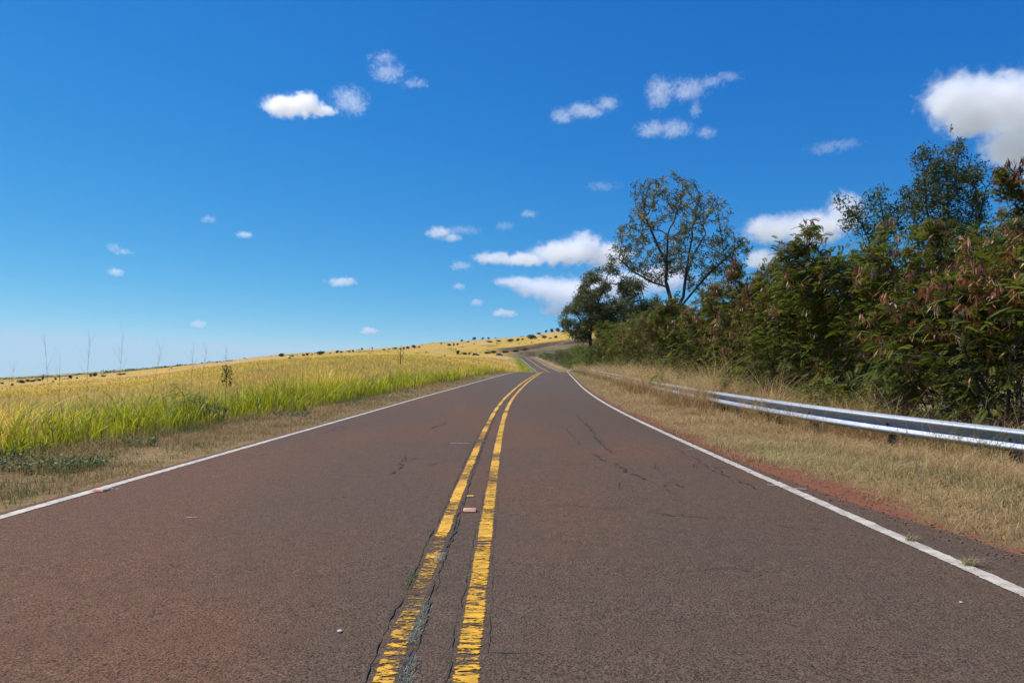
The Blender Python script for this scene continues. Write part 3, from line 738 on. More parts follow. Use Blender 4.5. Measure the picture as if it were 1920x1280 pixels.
def feather(base, d, length, pairs, col, r, wmul=1.0):
    """a twice-divided leaf: a drooping stalk with pairs of narrow leaflets"""
    n = len(base); d = unit(d); s = unit(np.cross(d, np.array([0, 0, 1.]) + r.normal(0, .35, (n, 3)))); Vs, Cs = [], []
    for k in range(pairs):
        t = (k + .6) / pairs
        p = base + d * (length * t)[:, None] + np.array([0, 0, -1.]) * (length * .35 * t * t)[:, None]
        dd = unit(d + np.array([0, 0, -.7]) * t)
        for sg in (-1, 1):
            q = unit(s * sg * .9 + dd * .75 + np.array([0, 0, -.22])); L = (length * .42 * (1 - .45 * abs(t - .45)))[:, None]
            wv = unit(np.cross(q, unit(np.cross(s, dd) + s * sg * .35))); W = length[:, None] * .043 * wmul
            Vs.append(np.stack([p - wv * W * .35, p + q * L * .55 - wv * W, p + q * L, p + q * L * .5 + wv * W], 1)); Cs.append(col * r.uniform(.85, 1.15, (n, 1)))
    V = np.concatenate(Vs).reshape(-1, 3); C = np.repeat(np.concatenate(Cs), 4, 0)
    return V, np.arange(len(V)).reshape(-1, 4), C

# ---- koa-haole shrub: many stems, feathery leaves, bunches of brown pods
def make_shrub(seed, R=2.2, H=5.0, nleaf=1500, npod=170, low=.5, leaf_len=.22, pairs=9, green=None, density=1150, wmul=1.0):
    r = np.random.default_rng(seed)
    A = []
    lobes = [(r.uniform(-.5, .5) * R, r.uniform(-.5, .5) * R, r.uniform(.5, .82) * H, r.uniform(.50, .72) * R) for _ in range(7)] + [(0, 0, .42 * H, R * .95), (-.25 * R, -.2 * R, .26 * H, R * .9), (.3 * R, .25 * R, .26 * H, R * .9)]
    while len(A) < density:
        l = lobes[r.integers(len(lobes))]; v = unit(r.normal(0, 1, 3)) * l[3] * r.uniform(.35, 1) ** .6
        p = np.array(l[:3]) + v * np.array((1, 1, .85))
        if fbm(np.array(p[0] * 1.1 + seed), np.array(p[1] * 1.1 + p[2] * 1.3), seed, 2) < .43: continue
        if low < p[2] < H * 1.03: A.append(p)
    stems = []
    for k in range(5):
        a = k * 1.256 + r.uniform(-.4, .4); q = r.uniform(.2, .55) * R
        stems.append([(cos(a) * .12, sin(a) * .12, -.2), (cos(a) * q * .35, sin(a) * q * .35, H * .18), (cos(a + .3) * q, sin(a + .3) * q, H * .40)])
    trunk = [[(0, 0, -.2), (0.02, 0, .1)]] + stems
    nodes, par = colonise(A, trunk, .24, 1.3, .30, 60, seed, .03)
    rad, nch = radii(nodes, par, .0065, 2.15, .09)
    tipn = np.where((rad < .022))[0]; ext = np.linalg.norm(nodes[tipn] - np.array((0, 0, H * .45)), axis=1)
    pr = np.clip(nodes[tipn][:, 2] / H  , .02, 2) ** .8 * (.3 + ext / ext.max()); pr /= pr.sum()
    i = r.choice(tipn, nleaf, p=pr); c = nodes[i] + r.normal(0, .11, (nleaf, 3))
    dout = unit(unit(c - np.array((0, 0, H * .35))) * .7 + r.normal(0, .55, (nleaf, 3)) + np.array((.12, -.05, .05)))
    dout[:, 2] = np.clip(dout[:, 2], -.6, .55)
    g = np.array(green if green is not None else [(.130, .160, .016), (.096, .126, .014), (.180, .188, .024), (.066, .080, .012)])
    clump = fbm(c[:, 0] * .9 + seed, c[:, 1] * .9 + c[:, 2] * .8, seed, 3)
    col = g[r.integers(len(g), size=nleaf)] * (.55 + .9 * clump)[:, None] * r.uniform(.8, 1.2, (nleaf, 1))
    V, Q, C = feather(c, dout, r.uniform(.75, 1.2, nleaf) * leaf_len, pairs, col, r, wmul)
    root = empty('koa_shrub')
    bv, bq = tubes(nodes, par, rad, 5); mesh('branches', bv, bq, M['bark'], root, smooth=True)
    mesh('foliage', V, Q, M['leaf'], root, col=C)
    # pods
    outer = tipn[(nodes[tipn][:, 2] > H * .33)]; po = (nodes[outer][:, 2] / H) ** 2.4; po /= po.sum()
    j = r.choice(outer, npod, p=po); pc = nodes[j] + unit(nodes[j] - np.array((0, 0, H * .4))) * r.uniform(.02, .3, (npod, 1)) + r.normal(0, .08, (npod, 3)); m = 8
    c = np.repeat(pc, m, 0) + r.normal(0, .03, (npod * m, 3)); d = unit(np.stack([r.normal(0, .42, npod * m), r.normal(0, .42, npod * m), -np.ones(npod * m)], 1))
    s = unit(np.cross(d, r.normal(0, 1, (npod * m, 3)))); L = r.uniform(.14, .24, npod * m)[:, None]; W = .015 * wmul ** .5
    V = np.stack([c - s * W * .3, c + d * L * .5 - s * W, c + d * L, c + d * L * .5 + s * W], 1).reshape(-1, 3)
    pcs = np.array([(.29, .11, .04), (.44, .20, .09), (.19, .07, .032), (.58, .36, .20)])
    bc = np.repeat(pcs[r.choice(4, npod, p=[.4, .25, .25, .10])], m, 0) * r.uniform(.7, 1.3, (npod * m, 1))
    if npod: mesh('seed_pods', V, np.arange(len(V)).reshape(-1, 4), M['pod'], root, col=np.repeat(bc, 4, 0))
    return root

big = [make_shrub(11, nleaf=4600, npod=620), make_shrub(23, nleaf=4600, npod=380), make_shrub(37, nleaf=4200, npod=880), make_shrub(41, nleaf=5000, npod=220)]
mid = [make_shrub(53, nleaf=3000, npod=480, pairs=4, leaf_len=.28, density=750, wmul=1.25), make_shrub(61, nleaf=3000, npod=160, pairs=4, leaf_len=.28, density=750, wmul=1.25)]
GREEN_LOW = [(.13, .16, .020), (.10, .14, .018), (.17, .18, .028)]
BROWN_LOW = [(.14, .12, .035), (.11, .11, .028), (.18, .14, .055), (.09, .10, .022)]
lowp = [make_shrub(71, R=2.6, H=2.6, nleaf=1100, npod=0, low=.25, pairs=3, leaf_len=.40, density=450, green=GREEN_LOW, wmul=1.6), make_shrub(73, R=2.6, H=2.6, nleaf=1000, npod=0, low=.25, pairs=3, leaf_len=.40, density=450, green=BROWN_LOW, wmul=1.6)]
used = set()
def place(proto, x, y, s, sz, rz, label, group):
    key = proto.name
    o = proto if key not in used else copy_thing(proto)
    used.add(key)
    o.location = (x, y, float(height(x, y)) - .05); o.scale = (s, s, sz); o.rotation_euler = (0, 0, rz)
    tag(o, label, 'shrub', group); return o
front = [  # x, y, scale, height m, proto, label
    (9.6, 9.0, 1.08, 5.7, 0, 'koa haole shrub with brown pods half cut off by the right edge of the photo'),
    (8.9, 12.2, 1.1, 4.85, 2, 'big shrub thick with reddish brown pods behind the nearest stretch of guard rail'),
    (8.5, 15.2, 1.0, 5.1, 1, 'feathery green shrub behind the guard rail, under the dark blue green treetop'),
    (8.1, 18.3, 1.0, 4.6, 3, 'leafy green shrub with dark bare stems showing behind the middle of the guard rail'),
    (8.1, 21.8, 1.0, 4.9, 2, 'pod laden shrub whose ragged top meets the large white cloud right of the tall tree'),
    (8.3, 26, 1.05, 4.9, 0, 'brown and green shrub just right of the tall tree, behind straw covered rail'),
    (8.9, 30.5, 1.05, 4.7, 1, 'rounded shrub behind the straw where the guard rail sinks into dry grass'),
    (9.3, 35.5, 1.1, 4.7, 2, 'reddish brown shrub standing right below the trunk of the tall tree'),
]
for k, (x, y, s, h, pi_, lab) in enumerate(front):
    place(big[pi_], x, y, s, h / 5.0, k * 1.7, lab, 'shrubs in the thicket behind the guard rail')
rest = [
    (9.9, 41.5, 1.15, 4.9, 0, 'brownish shrub in the thicket, left of the tall tree trunk'),
    (10.0, 47.5, 1.2, 5.0, 1, 'green shrub in the thicket between the two trees'),
    (10.4, 54, 1.3, 5.3, 0, 'shrub with dull brown pods to the right of the smaller tree'),
    (10.6, 61.5, 1.3, 5.2, 1, 'green shrub at the foot of the smaller tree, on its right'),
    (11.0, 70, 1.35, 5.2, 1, 'bright green shrub directly below the crown of the smaller tree'),
    (11.2, 79, 1.35, 4.6, 1, 'last green shrub of the thicket, beside the rail at the crest'),
    (12.3, 14.0, 1.15, 6.2, 0, 'tallest pod covered shrub, in the second row at the right edge'),
    (11.6, 18.5, 1.1, 5.3, 1, 'second row shrub behind the near guard rail, left of the dark treetop'),
    (11.3, 24, 1.15, 5.4, 0, 'second row shrub seen through gaps under the white cloud'),
    (11.8, 30, 1.15, 5.2, 1, 'second row shrub to the right of the tall tree trunk'),
    (13.4, 38, 1.2, 5.2, 0, 'second row shrub close behind the tall tree'),
    (14.0, 50, 1.3, 5.2, 1, 'second row shrub filling the gap between the two trees'),
    (13.5, 9.5, 1.2, 6.0, 1, 'tall shrub standing behind the others at the far right'),
    (17.0, 12.5, 1.5, 5.6, 1, 'back row shrub showing through gaps at the far right'),
    (16.5, 24.5, 1.5, 5.4, 1, 'back row shrub glimpsed behind the dark stems near the middle of the rail'),
    (17.0, 31, 1.5, 5.2, 0, 'back row shrub hidden behind the ragged topped one'),
    (18.0, 40, 1.6, 5.0, 1, 'back row shrub behind the right side of the tall tree'),
    (20.0, 52, 1.8, 5.2, 0, 'back row shrub far behind the tall tree trunk'),
    (22.0, 17, 1.6, 5.4, 1, 'rearmost shrub seen low through the thicket at right'),
    (15.5, 19, 1.3, 5.6, 0, 'shrub deep inside the thicket behind the bolted rail section'),
]
for k, (x, y, s, h, pi_, lab) in enumerate(rest):
    place(mid[pi_], x, y, s, h / 5.0, k * 2.3 + .6, lab, 'shrubs in the thicket behind the guard rail')
lows = [(9.7, 73, .75, 3.4, 'bush in front of the trunk of the smaller tree'), (9.6, 84, .7, 2.7, 'low green bush left of the smaller tree trunk, by the rail end'), (10.2, 93, .7, 2.4, 'low bush at the crest just behind the visible rail end'), (15.0, 98, 1.1, 3.6, 'low green bush beside the end of the guard rail at the crest'), (18.5, 122, 1.3, 3.8, 'low green bush under the smaller tree, right of the dipping road'),
        (16.3, 140, 1.1, 3.0, 'green bush left of the smaller tree trunk beyond the crest'), (19.5, 165, 1.3, 3.8, 'broad green bush at the left foot of the smaller tree'),
        (16.8, 185, 1.2, 3.2, 'low bush nearest the far road on its right side'), (22, 205, 1.5, 4.5, 'olive bush between the far road and the smaller tree'),
        (19.5, 235, 1.4, 3.6, 'low bush beside the far road below the brown bank'), (26, 250, 1.8, 5.0, 'wide bush at the foot of the brown bank beside the tree trunk'),
        (21.5, 285, 1.5, 3.6, 'small bush halfway up the far road on the right'), (30, 300, 2.0, 5.0, 'large low bush on the foot of the brown bank'),
        (22.5, 330, 1.6, 3.8, 'bush where the far road starts to bend left'), (31, 355, 2.0, 4.5, 'bush on the lower brown bank above the bend'), (36, 200, 2.2, 6, 'bush hidden behind the smaller tree trunk, above the verge'),
        (17.8, 212, 1.25, 3.0, 'low green bush by the far road, second up from the crest'), (18.2, 258, 1.3, 3.2, 'low scrub by the far road, midway up on the right'), (17.6, 308, 1.35, 3.2, 'olive scrub close to the far road below its bend'), (16.8, 342, 1.4, 3.4, 'scrub on the outside of the far bend'), (25, 325, 1.8, 3.6, 'scrub a little up the brown bank, behind the roadside row'), (28, 375, 2.0, 4.0, 'scrub at the base of the brown bank, farthest right'), (24.5, 272, 1.6, 3.6, 'second row scrub between far road and smaller tree')]
for k, (x, y, s, h, lab) in enumerate(lows):
    place(lowp[1 if y > 195 and k % 2 else 0], x, y, s, h / 2.6, k * 1.9, lab, 'low bushes right of the far road')

# ---- the two broad-leaved trees and the dark treetop
def profile_points(poly, axis_x, n, seed, depth=.85, thr=.47):
    freq = 14.0 / (max(p[0] for p in poly) - min(p[0] for p in poly))
    """points through a crown: outline (x,z pairs, metres from the base) turned into a round volume"""
    r = np.random.default_rng(seed); poly = np.array(poly, float); lo, hi = poly.min(0), poly.max(0); out = []
    def inside(x, z):
        c = False; j = len(poly) - 1
        for i in range(len(poly)):
            if (poly[i, 1] > z) != (poly[j, 1] > z) and x < (poly[j, 0] - poly[i, 0]) * (z - poly[i, 1]) / (poly[j, 1] - poly[i, 1]) + poly[i, 0]: c = not c
            j = i
        return c
    gz = np.linspace(lo[1], hi[1], 60); gx = np.linspace(lo[0], hi[0], 90); ext = []
    for z in gz:
        m = [x for x in gx if inside(x, z)]; ext.append((min(m), max(m)) if m else (0, 0))
    ext = np.array(ext)
    while len(out) < n:
        x, z = r.uniform(lo[0], hi[0]), r.uniform(lo[1], hi[1])
        if not inside(x, z): continue
        a, b = np.interp(z, gz, ext[:, 0]), np.interp(z, gz, ext[:, 1]); mid_, hw = (a + b) / 2, (b - a) / 2 + .01
        if fbm(np.array(x * freq + seed), np.array(z * freq), seed, 2) < .47: continue
        y = hw * depth * math.sqrt(max(.02, 1 - ((x - mid_) / hw) ** 2)) * r.uniform(-1, 1)
        out.append((x, y, z))
    return np.array(out)
def make_tree(name, poly, limbs, natt, seed, step, infl, kill, tip, nclump, per, llen, lw, cols, spread, label, loc, rmax, leafmat, thr=.47, power=2.3):
    r = np.random.default_rng(seed)
    att = profile_points(poly, 0, natt, seed, thr=thr)
    nodes, par = colonise(att, limbs, step, infl, kill, 160, seed, .06)
    rad, nch = radii(nodes, par, tip, power, rmax)
    root = empty(name, loc); tag(root, label, 'tree')
    V, Q = tubes(nodes, par, rad, 6); mesh('trunk', V, Q, M['bark'], root, smooth=True)
    tips = np.where(rad < tip * 2.2)[0]; i = r.choice(tips, nclump); c = nodes[i] + r.normal(0, .10, (nclump, 3))
    n = nclump * per; cc = np.repeat(c, per, 0) + r.normal(0, spread, (n, 3))
    d = unit(r.normal(0, 1, (n, 3)) + np.array((.25, 0, .12))); up = unit(r.normal(0, 1, (n, 3)) + np.array((0, 0, .6)))
    cols = np.array(cols); base = cols[r.integers(len(cols), size=nclump)] * r.uniform(.7, 1.3, (nclump, 1))
    col = np.repeat(base, per, 0) * r.uniform(.75, 1.25, (n, 1))
    V, T, C = leaf_quads(cc, d, up, r.uniform(.7, 1.3, n) * llen, r.uniform(.7, 1.3, n) * lw, col, .15)
    mesh('crown', V, T, leafmat, root, col=C)
    return root
# tall tree, 45 m off: 1 px = 0.0352 m
Y1 = 45.0; b1 = np.array((1266, 655)); q1 = Y1 / F
def rel(px_, py_, b, q): return ((px_ - b[0]) * q, (b[1] - py_) * q)
poly1 = [rel(a, c, b1, q1) for a, c in [(1148, 462), (1160, 425), (1185, 385), (1190, 345), (1235, 325), (1262, 322), (1275, 345), (1295, 332), (1312, 352), (1345, 372), (1372, 390), (1378, 428), (1400, 440), (1406, 480), (1385, 510), (1330, 540), (1300, 560), (1250, 545), (1215, 528), (1170, 500)]]
def L3(pts, b, q): return [(*[(p[0] - b[0]) * q], p[2] if len(p) > 2 else 0.0, (b[1] - p[1]) * q) for p in pts]
limbs1 = [L3(p, b1, q1) for p in [
    [(1266, 665), (1267, 620), (1266, 585)],
    [(1266, 585), (1255, 560, -.3), (1246, 530, -.4), (1247, 490, -.5), (1250, 440, -.4)],
    [(1267, 582), (1284, 556, .4), (1289, 520, .5), (1293, 480, .3), (1300, 440, .2)],
    [(1268, 585), (1290, 555, -.6), (1318, 520, -1.0), (1345, 495, -1.3), (1372, 470, -1.2)],
    [(1250, 540, -.4), (1225, 528, .3), (1190, 505, .8), (1165, 480, 1.0)],
    [(1247, 500, -.5), (1225, 465, -1.2), (1205, 425, -1.5)], [(1290, 515, .5), (1310, 470, 1.2), (1335, 430, 1.5)]]]
KOA = [(.15, .17, .045), (.11, .13, .038), (.21, .22, .075), (.38, .36, .20), (.08, .095, .03)]
g1 = float(height((1266 - 960) / F * Y1, Y1))
t1 = make_tree('koa_tree', poly1, limbs1, 2000, 5, .26, 1.5, .30, .011, 1150, 10, .20, .075, KOA, .085,
               'tallest tree, airy crown with dark forked limbs against the sky above the thicket', ((1266 - 960) / F * Y1, Y1, EYE - (655 - 708) * q1), .17, M['broad'], .55)
Y2 = 76.0; b2 = np.array((1108, 688)); q2 = Y2 / F
poly2 = [rel(a, c, b2, q2) for a, c in [(1048, 605), (1062, 570), (1085, 540), (1098, 515), (1130, 500), (1142, 478), (1160, 482), (1178, 520), (1200, 528), (1215, 548), (1238, 560), (1240, 585), (1205, 612), (1170, 628), (1110, 638), (1078, 640), (1060, 622)]]
limbs2 = [L3(p, b2, q2) for p in [
    [(1108, 694), (1108, 655), (1106, 630)], [(1106, 630), (1112, 590, -.6), (1128, 545, -1.0), (1142, 505, -.8)], [(1106, 632), (1090, 600, .8), (1076, 575, 1.5)],
    [(1110, 620), (1145, 590, 1.2), (1180, 565, 1.5), (1210, 560, 1.0)], [(1108, 615), (1100, 570, -1.8), (1095, 545, -2.0)]]]
t2 = make_tree('koa_tree', poly2, limbs2, 2600, 9, .36, 1.9, .42, .015, 4600, 9, .25, .09, [(.115, .135, .040), (.085, .105, .032), (.16, .17, .06), (.27, .26, .13), (.065, .08, .026)], .20,
               'smaller dense dark tree standing at the crest, left of the tallest tree', ((1108 - 960) / F * Y2, Y2, EYE - (688 - 708) * q2), .26, M['broad'], .44)
Y3 = 23.0; b3 = np.array((1775, 800)); q3 = Y3 / F
poly3 = [rel(a, c, b3, q3) for a, c in [(1690, 420), (1690, 372), (1706, 350), (1722, 320), (1712, 290), (1728, 278), (1744, 296), (1752, 268), (1768, 264), (1778, 288), (1790, 268), (1806, 272), (1808, 300), (1832, 312), (1846, 345), (1850, 440), (1800, 480), (1720, 470)]]
limbs3 = [L3(p, b3, q3) for p in [[(1775, 806), (1772, 700), (1768, 560)], [(1768, 560), (1750, 470, -.2), (1728, 400, -.3), (1725, 330, -.2)], [(1768, 560), (1785, 450, .2), (1785, 360, .2), (1775, 300, .1)], [(1770, 540), (1815, 440, -.4), (1830, 360, -.5)]]]
t3 = make_tree('ironwood_tree', poly3, limbs3, 1000, 15, .17, .9, .19, .0065, 1300, 9, .125, .042, [(.085, .11, .032), (.062, .085, .026), (.11, .13, .04), (.18, .18, .08)], .075,
               'dark blue green treetop rising behind the pod covered shrubs at right', ((1775 - 960) / F * Y3, Y3, EYE - (800 - 708) * q3), .11, M['broad'])
Y4 = 19.0; b4 = np.array((1668, 800)); q4 = Y4 / F
poly4 = [rel(a, c, b4, q4) for a, c in [(1565, 385), (1572, 372), (1600, 382), (1625, 372), (1632, 348), (1655, 355), (1672, 385), (1690, 400), (1690, 470), (1640, 470), (1612, 440), (1580, 425), (1578, 412), (1600, 412)]]
limbs4 = [L3(p, b4, q4) for p in [[(1668, 806), (1668, 680), (1660, 560)], [(1660, 560), (1645, 480, .1), (1620, 420, .1), (1585, 385, .0)], [(1655, 520), (1652, 430, -.2), (1640, 365, -.2)]]]
t4 = make_tree('ironwood_tree', poly4, limbs4, 300, 19, .15, .8, .17, .005, 230, 9, .11, .040, [(.09, .13, .035), (.065, .10, .03), (.13, .16, .05)], .065,
               'thin sprawling dark branches of a small tree reaching left over the shrubs', ((1668 - 960) / F * Y4, Y4, EYE - (800 - 708) * q4), .08, M['broad'], .42)
# ------------------------------------------------------------------ far trees, bushes and sapling
def far_proto(name, seed, w, h, trunk_h, n, cols, lsize=.16, lobes=6):
    r = np.random.default_rng(seed); root = empty(name)
    L = [(r.uniform(-.5, .5) * w * .55, r.uniform(-.5, .5) * w * .55, trunk_h + (h - trunk_h) * r.uniform(.3, .72), r.uniform(.22, .36) * w) for _ in range(lobes)]
    i = r.integers(lobes, size=n); L = np.array(L); v = unit(r.normal(0, 1, (n, 3))) * (r.uniform(.35, 1, (n, 1)) ** .5)
    c = L[i, :3] + v * L[i, 3:4] * np.array((1, 1, (h - trunk_h) / w * 1.15)); c[:, 2] = np.clip(c[:, 2], trunk_h * .6, h)
    cols = np.array(cols); col = cols[r.integers(len(cols), size=n)] * r.uniform(.7, 1.3, (n, 1))
    V, T, C = leaf_quads(c, unit(r.normal(0, 1, (n, 3))), unit(r.normal(0, 1, (n, 3))), r.uniform(.7, 1.4, n) * lsize * w, r.uniform(.5, .9, n) * lsize * w, col, .2)
    nodes = np.array([(0, 0, -.5), (0, 0, trunk_h), (.05 * w, 0, trunk_h + (h - trunk_h) * .6), (-.2 * w, .05 * w, trunk_h + (h - trunk_h) * .5), (.22 * w, -.1 * w, trunk_h + (h - trunk_h) * .5)])
    tv, tq = tubes(nodes, np.array([-1, 0, 1, 1, 1]), np.array([.05, .04, .02, .02, .02]) * w, 5)
    mesh('trunk', tv, tq, M['bark'], root); mesh('crown', V, T, M['far'], root, col=C)
    return root
DK = [(.060, .085, .038), (.045, .068, .034), (.085, .105, .042)]
OL = [(.070, .085, .025), (.055, .070, .022), (.09, .10, .03)]
BR = [(.14, .11, .05), (.10, .09, .036), (.18, .14, .065)]
FP = {'r': far_proto('far_tree', 1, 1, 1, .12, 420, DK), 't': far_proto('far_tree', 2, .55, 1, .15, 300, DK, .2), 'w': far_proto('far_tree', 3, 1.5, .8, .08, 520, DK, .11, 9),
      'b': far_proto('far_bush', 4, 1.3, .8, .02, 380, OL, .14, 7), 'd': far_proto('far_bush', 5, 1.5, .8, .02, 380, BR, .14, 7), 'k': far_proto('far_bush', 6, 1.3, .8, .02, 380, DK, .14, 7)}
PW = {'r': 1, 't': .55, 'w': 1.5, 'b': 1.3, 'd': 1.5, 'k': 1.3}; PH = {'r': 1, 't': 1, 'w': .8, 'b': .8, 'd': .8, 'k': .8}
_Ym = np.concatenate((np.arange(60, 600, 4), np.arange(600, 5200, 20)))
def hit(px_, py_):
    z = height((px_ - 960) / F * _Ym, _Ym); pyv = 708 - (z - EYE) / _Ym * F
    m = np.where((pyv <= py_) & (_Ym > 140))[0]
    i = m[0] if len(m) else int(np.argmin(np.where(_Ym > 140, pyv, 1e9)))
    return (px_ - 960) / F * _Ym[i], _Ym[i], z[i]
fused = set()
def far_place(kind, px_, py_, wpx, hpx, label, group, cat):
    x, y, z = hit(px_, py_)
    o = FP[kind] if kind not in fused else copy_thing(FP[kind]); fused.add(kind)
    o.location = (x, y, z - .2 - .02 * hpx * y / F); s = y / F
    wpx *= .82; hpx *= .88; o.scale = (wpx * s / PW[kind], wpx * s / PW[kind], hpx * s / PH[kind] * 1.0); o.rotation_euler = (0, 0, px_ * .37)
    tag(o, label, cat, group)
ORD = ['first', 'second', 'third', 'fourth', 'fifth', 'sixth', 'seventh', 'eighth', 'ninth', 'tenth', 'eleventh', 'twelfth', 'thirteenth', 'fourteenth', 'fifteenth', 'sixteenth',
       'seventeenth', 'eighteenth', 'nineteenth', 'twentieth']
def row(items, where, group, cat, noun):
    for k, (kind, px_, py_, w, h) in enumerate(sorted(items, key=lambda q: q[1])):
        look = 'slender' if kind == 't' else ('wide' if w > 11 else ('small' if h < 4.5 else 'rounded'))
        far_place(kind, px_, py_, w, h, f'{look} {noun} {where}, {ORD[k]} from left', group, cat)
row([('r', 528, 669, 14, 8), ('k', 543, 673, 5, 5), ('w', 548, 669, 9, 4), ('t', 557, 668, 3, 5), ('r', 569, 667, 8, 5), ('r', 576, 667, 5, 7), ('r', 585, 666, 4, 4), ('w', 601, 665, 18, 9),
     ('k', 619, 663, 5, 3), ('r', 632, 662, 6, 7), ('k', 640, 661, 6, 4), ('r', 655, 660, 6, 4), ('r', 662, 660, 5, 6)], 'on the ridge above the green grass', 'trees on the left part of the ridge', 'tree', 'tree')
row([('t', 673, 657, 3, 4), ('r', 679, 656, 6, 5), ('t', 698, 655, 4, 6), ('k', 720, 656, 8, 3), ('w', 741, 655, 9, 4), ('r', 751, 655, 4, 4), ('r', 757, 655, 6, 6), ('w', 765, 654, 9, 6), ('r', 776, 653, 9, 8), ('r', 786, 652, 5, 4), ('t', 827, 647, 4, 7)],
    'on the ridge above the bare sapling', 'trees on the middle part of the ridge', 'tree', 'tree')
row([('w', 842, 649, 9, 6), ('t', 851, 650, 5, 9), ('t', 858, 649, 6, 7), ('k', 878, 642, 4, 4), ('t', 889, 646, 4, 4), ('k', 918, 643, 14, 4), ('k', 935, 642, 11, 5), ('w', 957, 641, 15, 7), ('r', 971, 640, 7, 7), ('k', 980, 638, 6, 4),
     ('w', 996, 637, 22, 11), ('w', 1021, 635, 11, 7), ('k', 1032, 635, 8, 3), ('r', 1042, 634, 9, 6)], 'on the yellow slope above the far bend', 'trees on the slope above the far bend', 'tree', 'tree')
row([('r', 866, 641, 6, 6), ('r', 889, 637, 9, 7), ('r', 905, 636, 6, 5), ('r', 916, 635, 6, 5), ('t', 929, 634, 4, 4), ('w', 1010, 626, 10, 5), ('t', 1024, 625, 7, 8), ('r', 1035, 624, 8, 10), ('r', 1046, 623, 10, 10), ('w', 1056, 623, 10, 5), ('w', 1070, 623, 12, 7)],
    'on the skyline above the brown bank', 'trees on the skyline above the bend', 'tree', 'tree')
row([('k', 4, 720, 7, 5), ('b', 24, 723, 7, 6), ('k', 40, 718, 15, 8), ('k', 52, 716, 10, 6), ('k', 62, 716, 10, 6), ('k', 73, 714, 11, 6), ('t', 80, 713, 6, 10), ('b', 99, 717, 6, 4), ('k', 104, 712, 5, 6), ('r', 132, 710, 7, 9), ('b', 145, 710, 5, 4), ('k', 170, 706, 6, 6),
     ('k', 178, 705, 10, 8), ('k', 194, 706, 12, 4), ('k', 224, 703, 9, 4), ('k', 232, 702, 9, 4)], 'on the low pasture at far left', 'bushes on the far left pasture', 'bush', 'bush')
row([('b', 859, 664, 10, 8), ('k', 871, 665, 12, 5), ('k', 880, 665, 6, 5), ('d', 912, 663, 16, 5), ('d', 925, 662, 14, 6), ('d', 945, 662, 18, 6), ('d', 965, 660, 16, 6), ('d', 985, 657, 18, 6)],
    'along the bend by the parked cars', 'bushes along the far bend', 'bush', 'bush')
# far dark woodland that runs along the left horizon
r_ = np.random.default_rng(77); Vs, Ts, Cs, o_ = [], [], [], 0
for px_ in np.arange(-60, 460, 1.6):
    y = 3000.0; x = (px_ - 960) / F * y; hh = 1.2 + 2.2 * vnoise(np.array(px_ / 9.), np.array(0.), 3) + (2 if vnoise(np.array(px_ / 30.), np.array(0.), 8) > .6 else 0); n = 14
    hpx = hh * np.clip((470 - px_) / 120, .25, 1); zz = float(height(x, y))
    c = np.stack([x + r_.normal(0, 3.5, n), y + r_.normal(0, 20, n), zz + r_.uniform(-9, hpx * y / F, n)], 1)
    V, T, C = leaf_quads(c, unit(r_.normal(0, 1, (n, 3))), unit(r_.normal(0, 1, (n, 3))), r_.uniform(5, 9, n), r_.uniform(3, 6, n), np.array((.040, .052, .034)) * r_.uniform(.8, 1.2, (n, 1)))
    Vs.append(V); Ts.append(T + o_); Cs.append(C); o_ += len(V)
rs = np.random.default_rng(78); scrub = Stand()
n_ = 0
while n_ < 220:
    px_ = rs.uniform(-20, 1120); Y_ = 380 * (1800 / 380) ** rs.uniform(0, 1); x = (px_ - 960) / F * Y_
    if fbm(np.array(x / 60), np.array(Y_ / 60), 91, 2) < .52 or float(road_dist(np.array([x]), np.array([Y_]))[0][0]) < 6: continue
    s_ = rs.uniform(.25, .8) * (1 + Y_ / 500); m = 16; c = np.array((x, Y_, float(height(x, Y_)) + s_ * .3)) + rs.normal(0, 1, (m, 3)) * s_ * np.array((.8, .8, .28))
    V, T, C = leaf_quads(c, unit(rs.normal(0, 1, (m, 3))), unit(rs.normal(0, 1, (m, 3))), np.full(m, s_ * .8), np.full(m, s_ * .45), np.array([(.10, .11, .035), (.16, .13, .05), (.07, .08, .03), (.22, .16, .07)])[rs.integers(4)] * rs.uniform(.8, 1.2, (m, 1))); scrub.add(V, T, C); n_ += 1
o = scrub.build('field_scrub', M['far']); tag(o, 'low scrub and dead weeds strewn thinly over the golden slopes', 'scrub', kind='stuff')
o = mesh('far_woodland', np.concatenate(Vs), np.concatenate(Ts), M['far'], col=np.concatenate(Cs)); tag(o, 'dark line of distant woodland along the left horizon', 'woodland', kind='stuff')

# ------------------------------------------------------------------ roadside plants on the left
def sprig(name, base, h, w, n, seed, cols, llen, lw, label, cat, mat='broad'):
    r = np.random.default_rng(seed)
    root = empty(name, base); tag(root, label, cat)
    att = [p for p in r.uniform((-w, -w, h * .2), (w, w, h), (400, 3)) if (p[0] ** 2 + p[1] ** 2) < w * w * (1 - abs(p[2] / h - .6))]
    nodes, par = colonise(att, [[(0, 0, -.1), (0, 0, h * .3)]], h / 18, h / 3, h / 14, 40, seed, .05)
    rad, _ = radii(nodes, par, h * .0035, 2.2, h * .02); V, Q = tubes(nodes, par, rad, 4); mesh('stem', V, Q, M['bark'], root)
    if n:
        i = r.integers(len(nodes) // 4, len(nodes), n); c = nodes[i] + r.normal(0, h * .02, (n, 3)); d = unit(r.normal(0, 1, (n, 3)) + np.array((0, 0, .3)))
        col = np.array(cols)[r.integers(len(cols), size=n)] * r.uniform(.7, 1.3, (n, 1))
        V, T, C = leaf_quads(c, d, unit(r.normal(0, .5, (n, 3)) + np.array((0, 0, 1))), r.uniform(.7, 1.2, n) * llen, r.uniform(.7, 1.2, n) * lw, col, .12); mesh('leaves', V, T, M[mat], root, col=C)
    return root
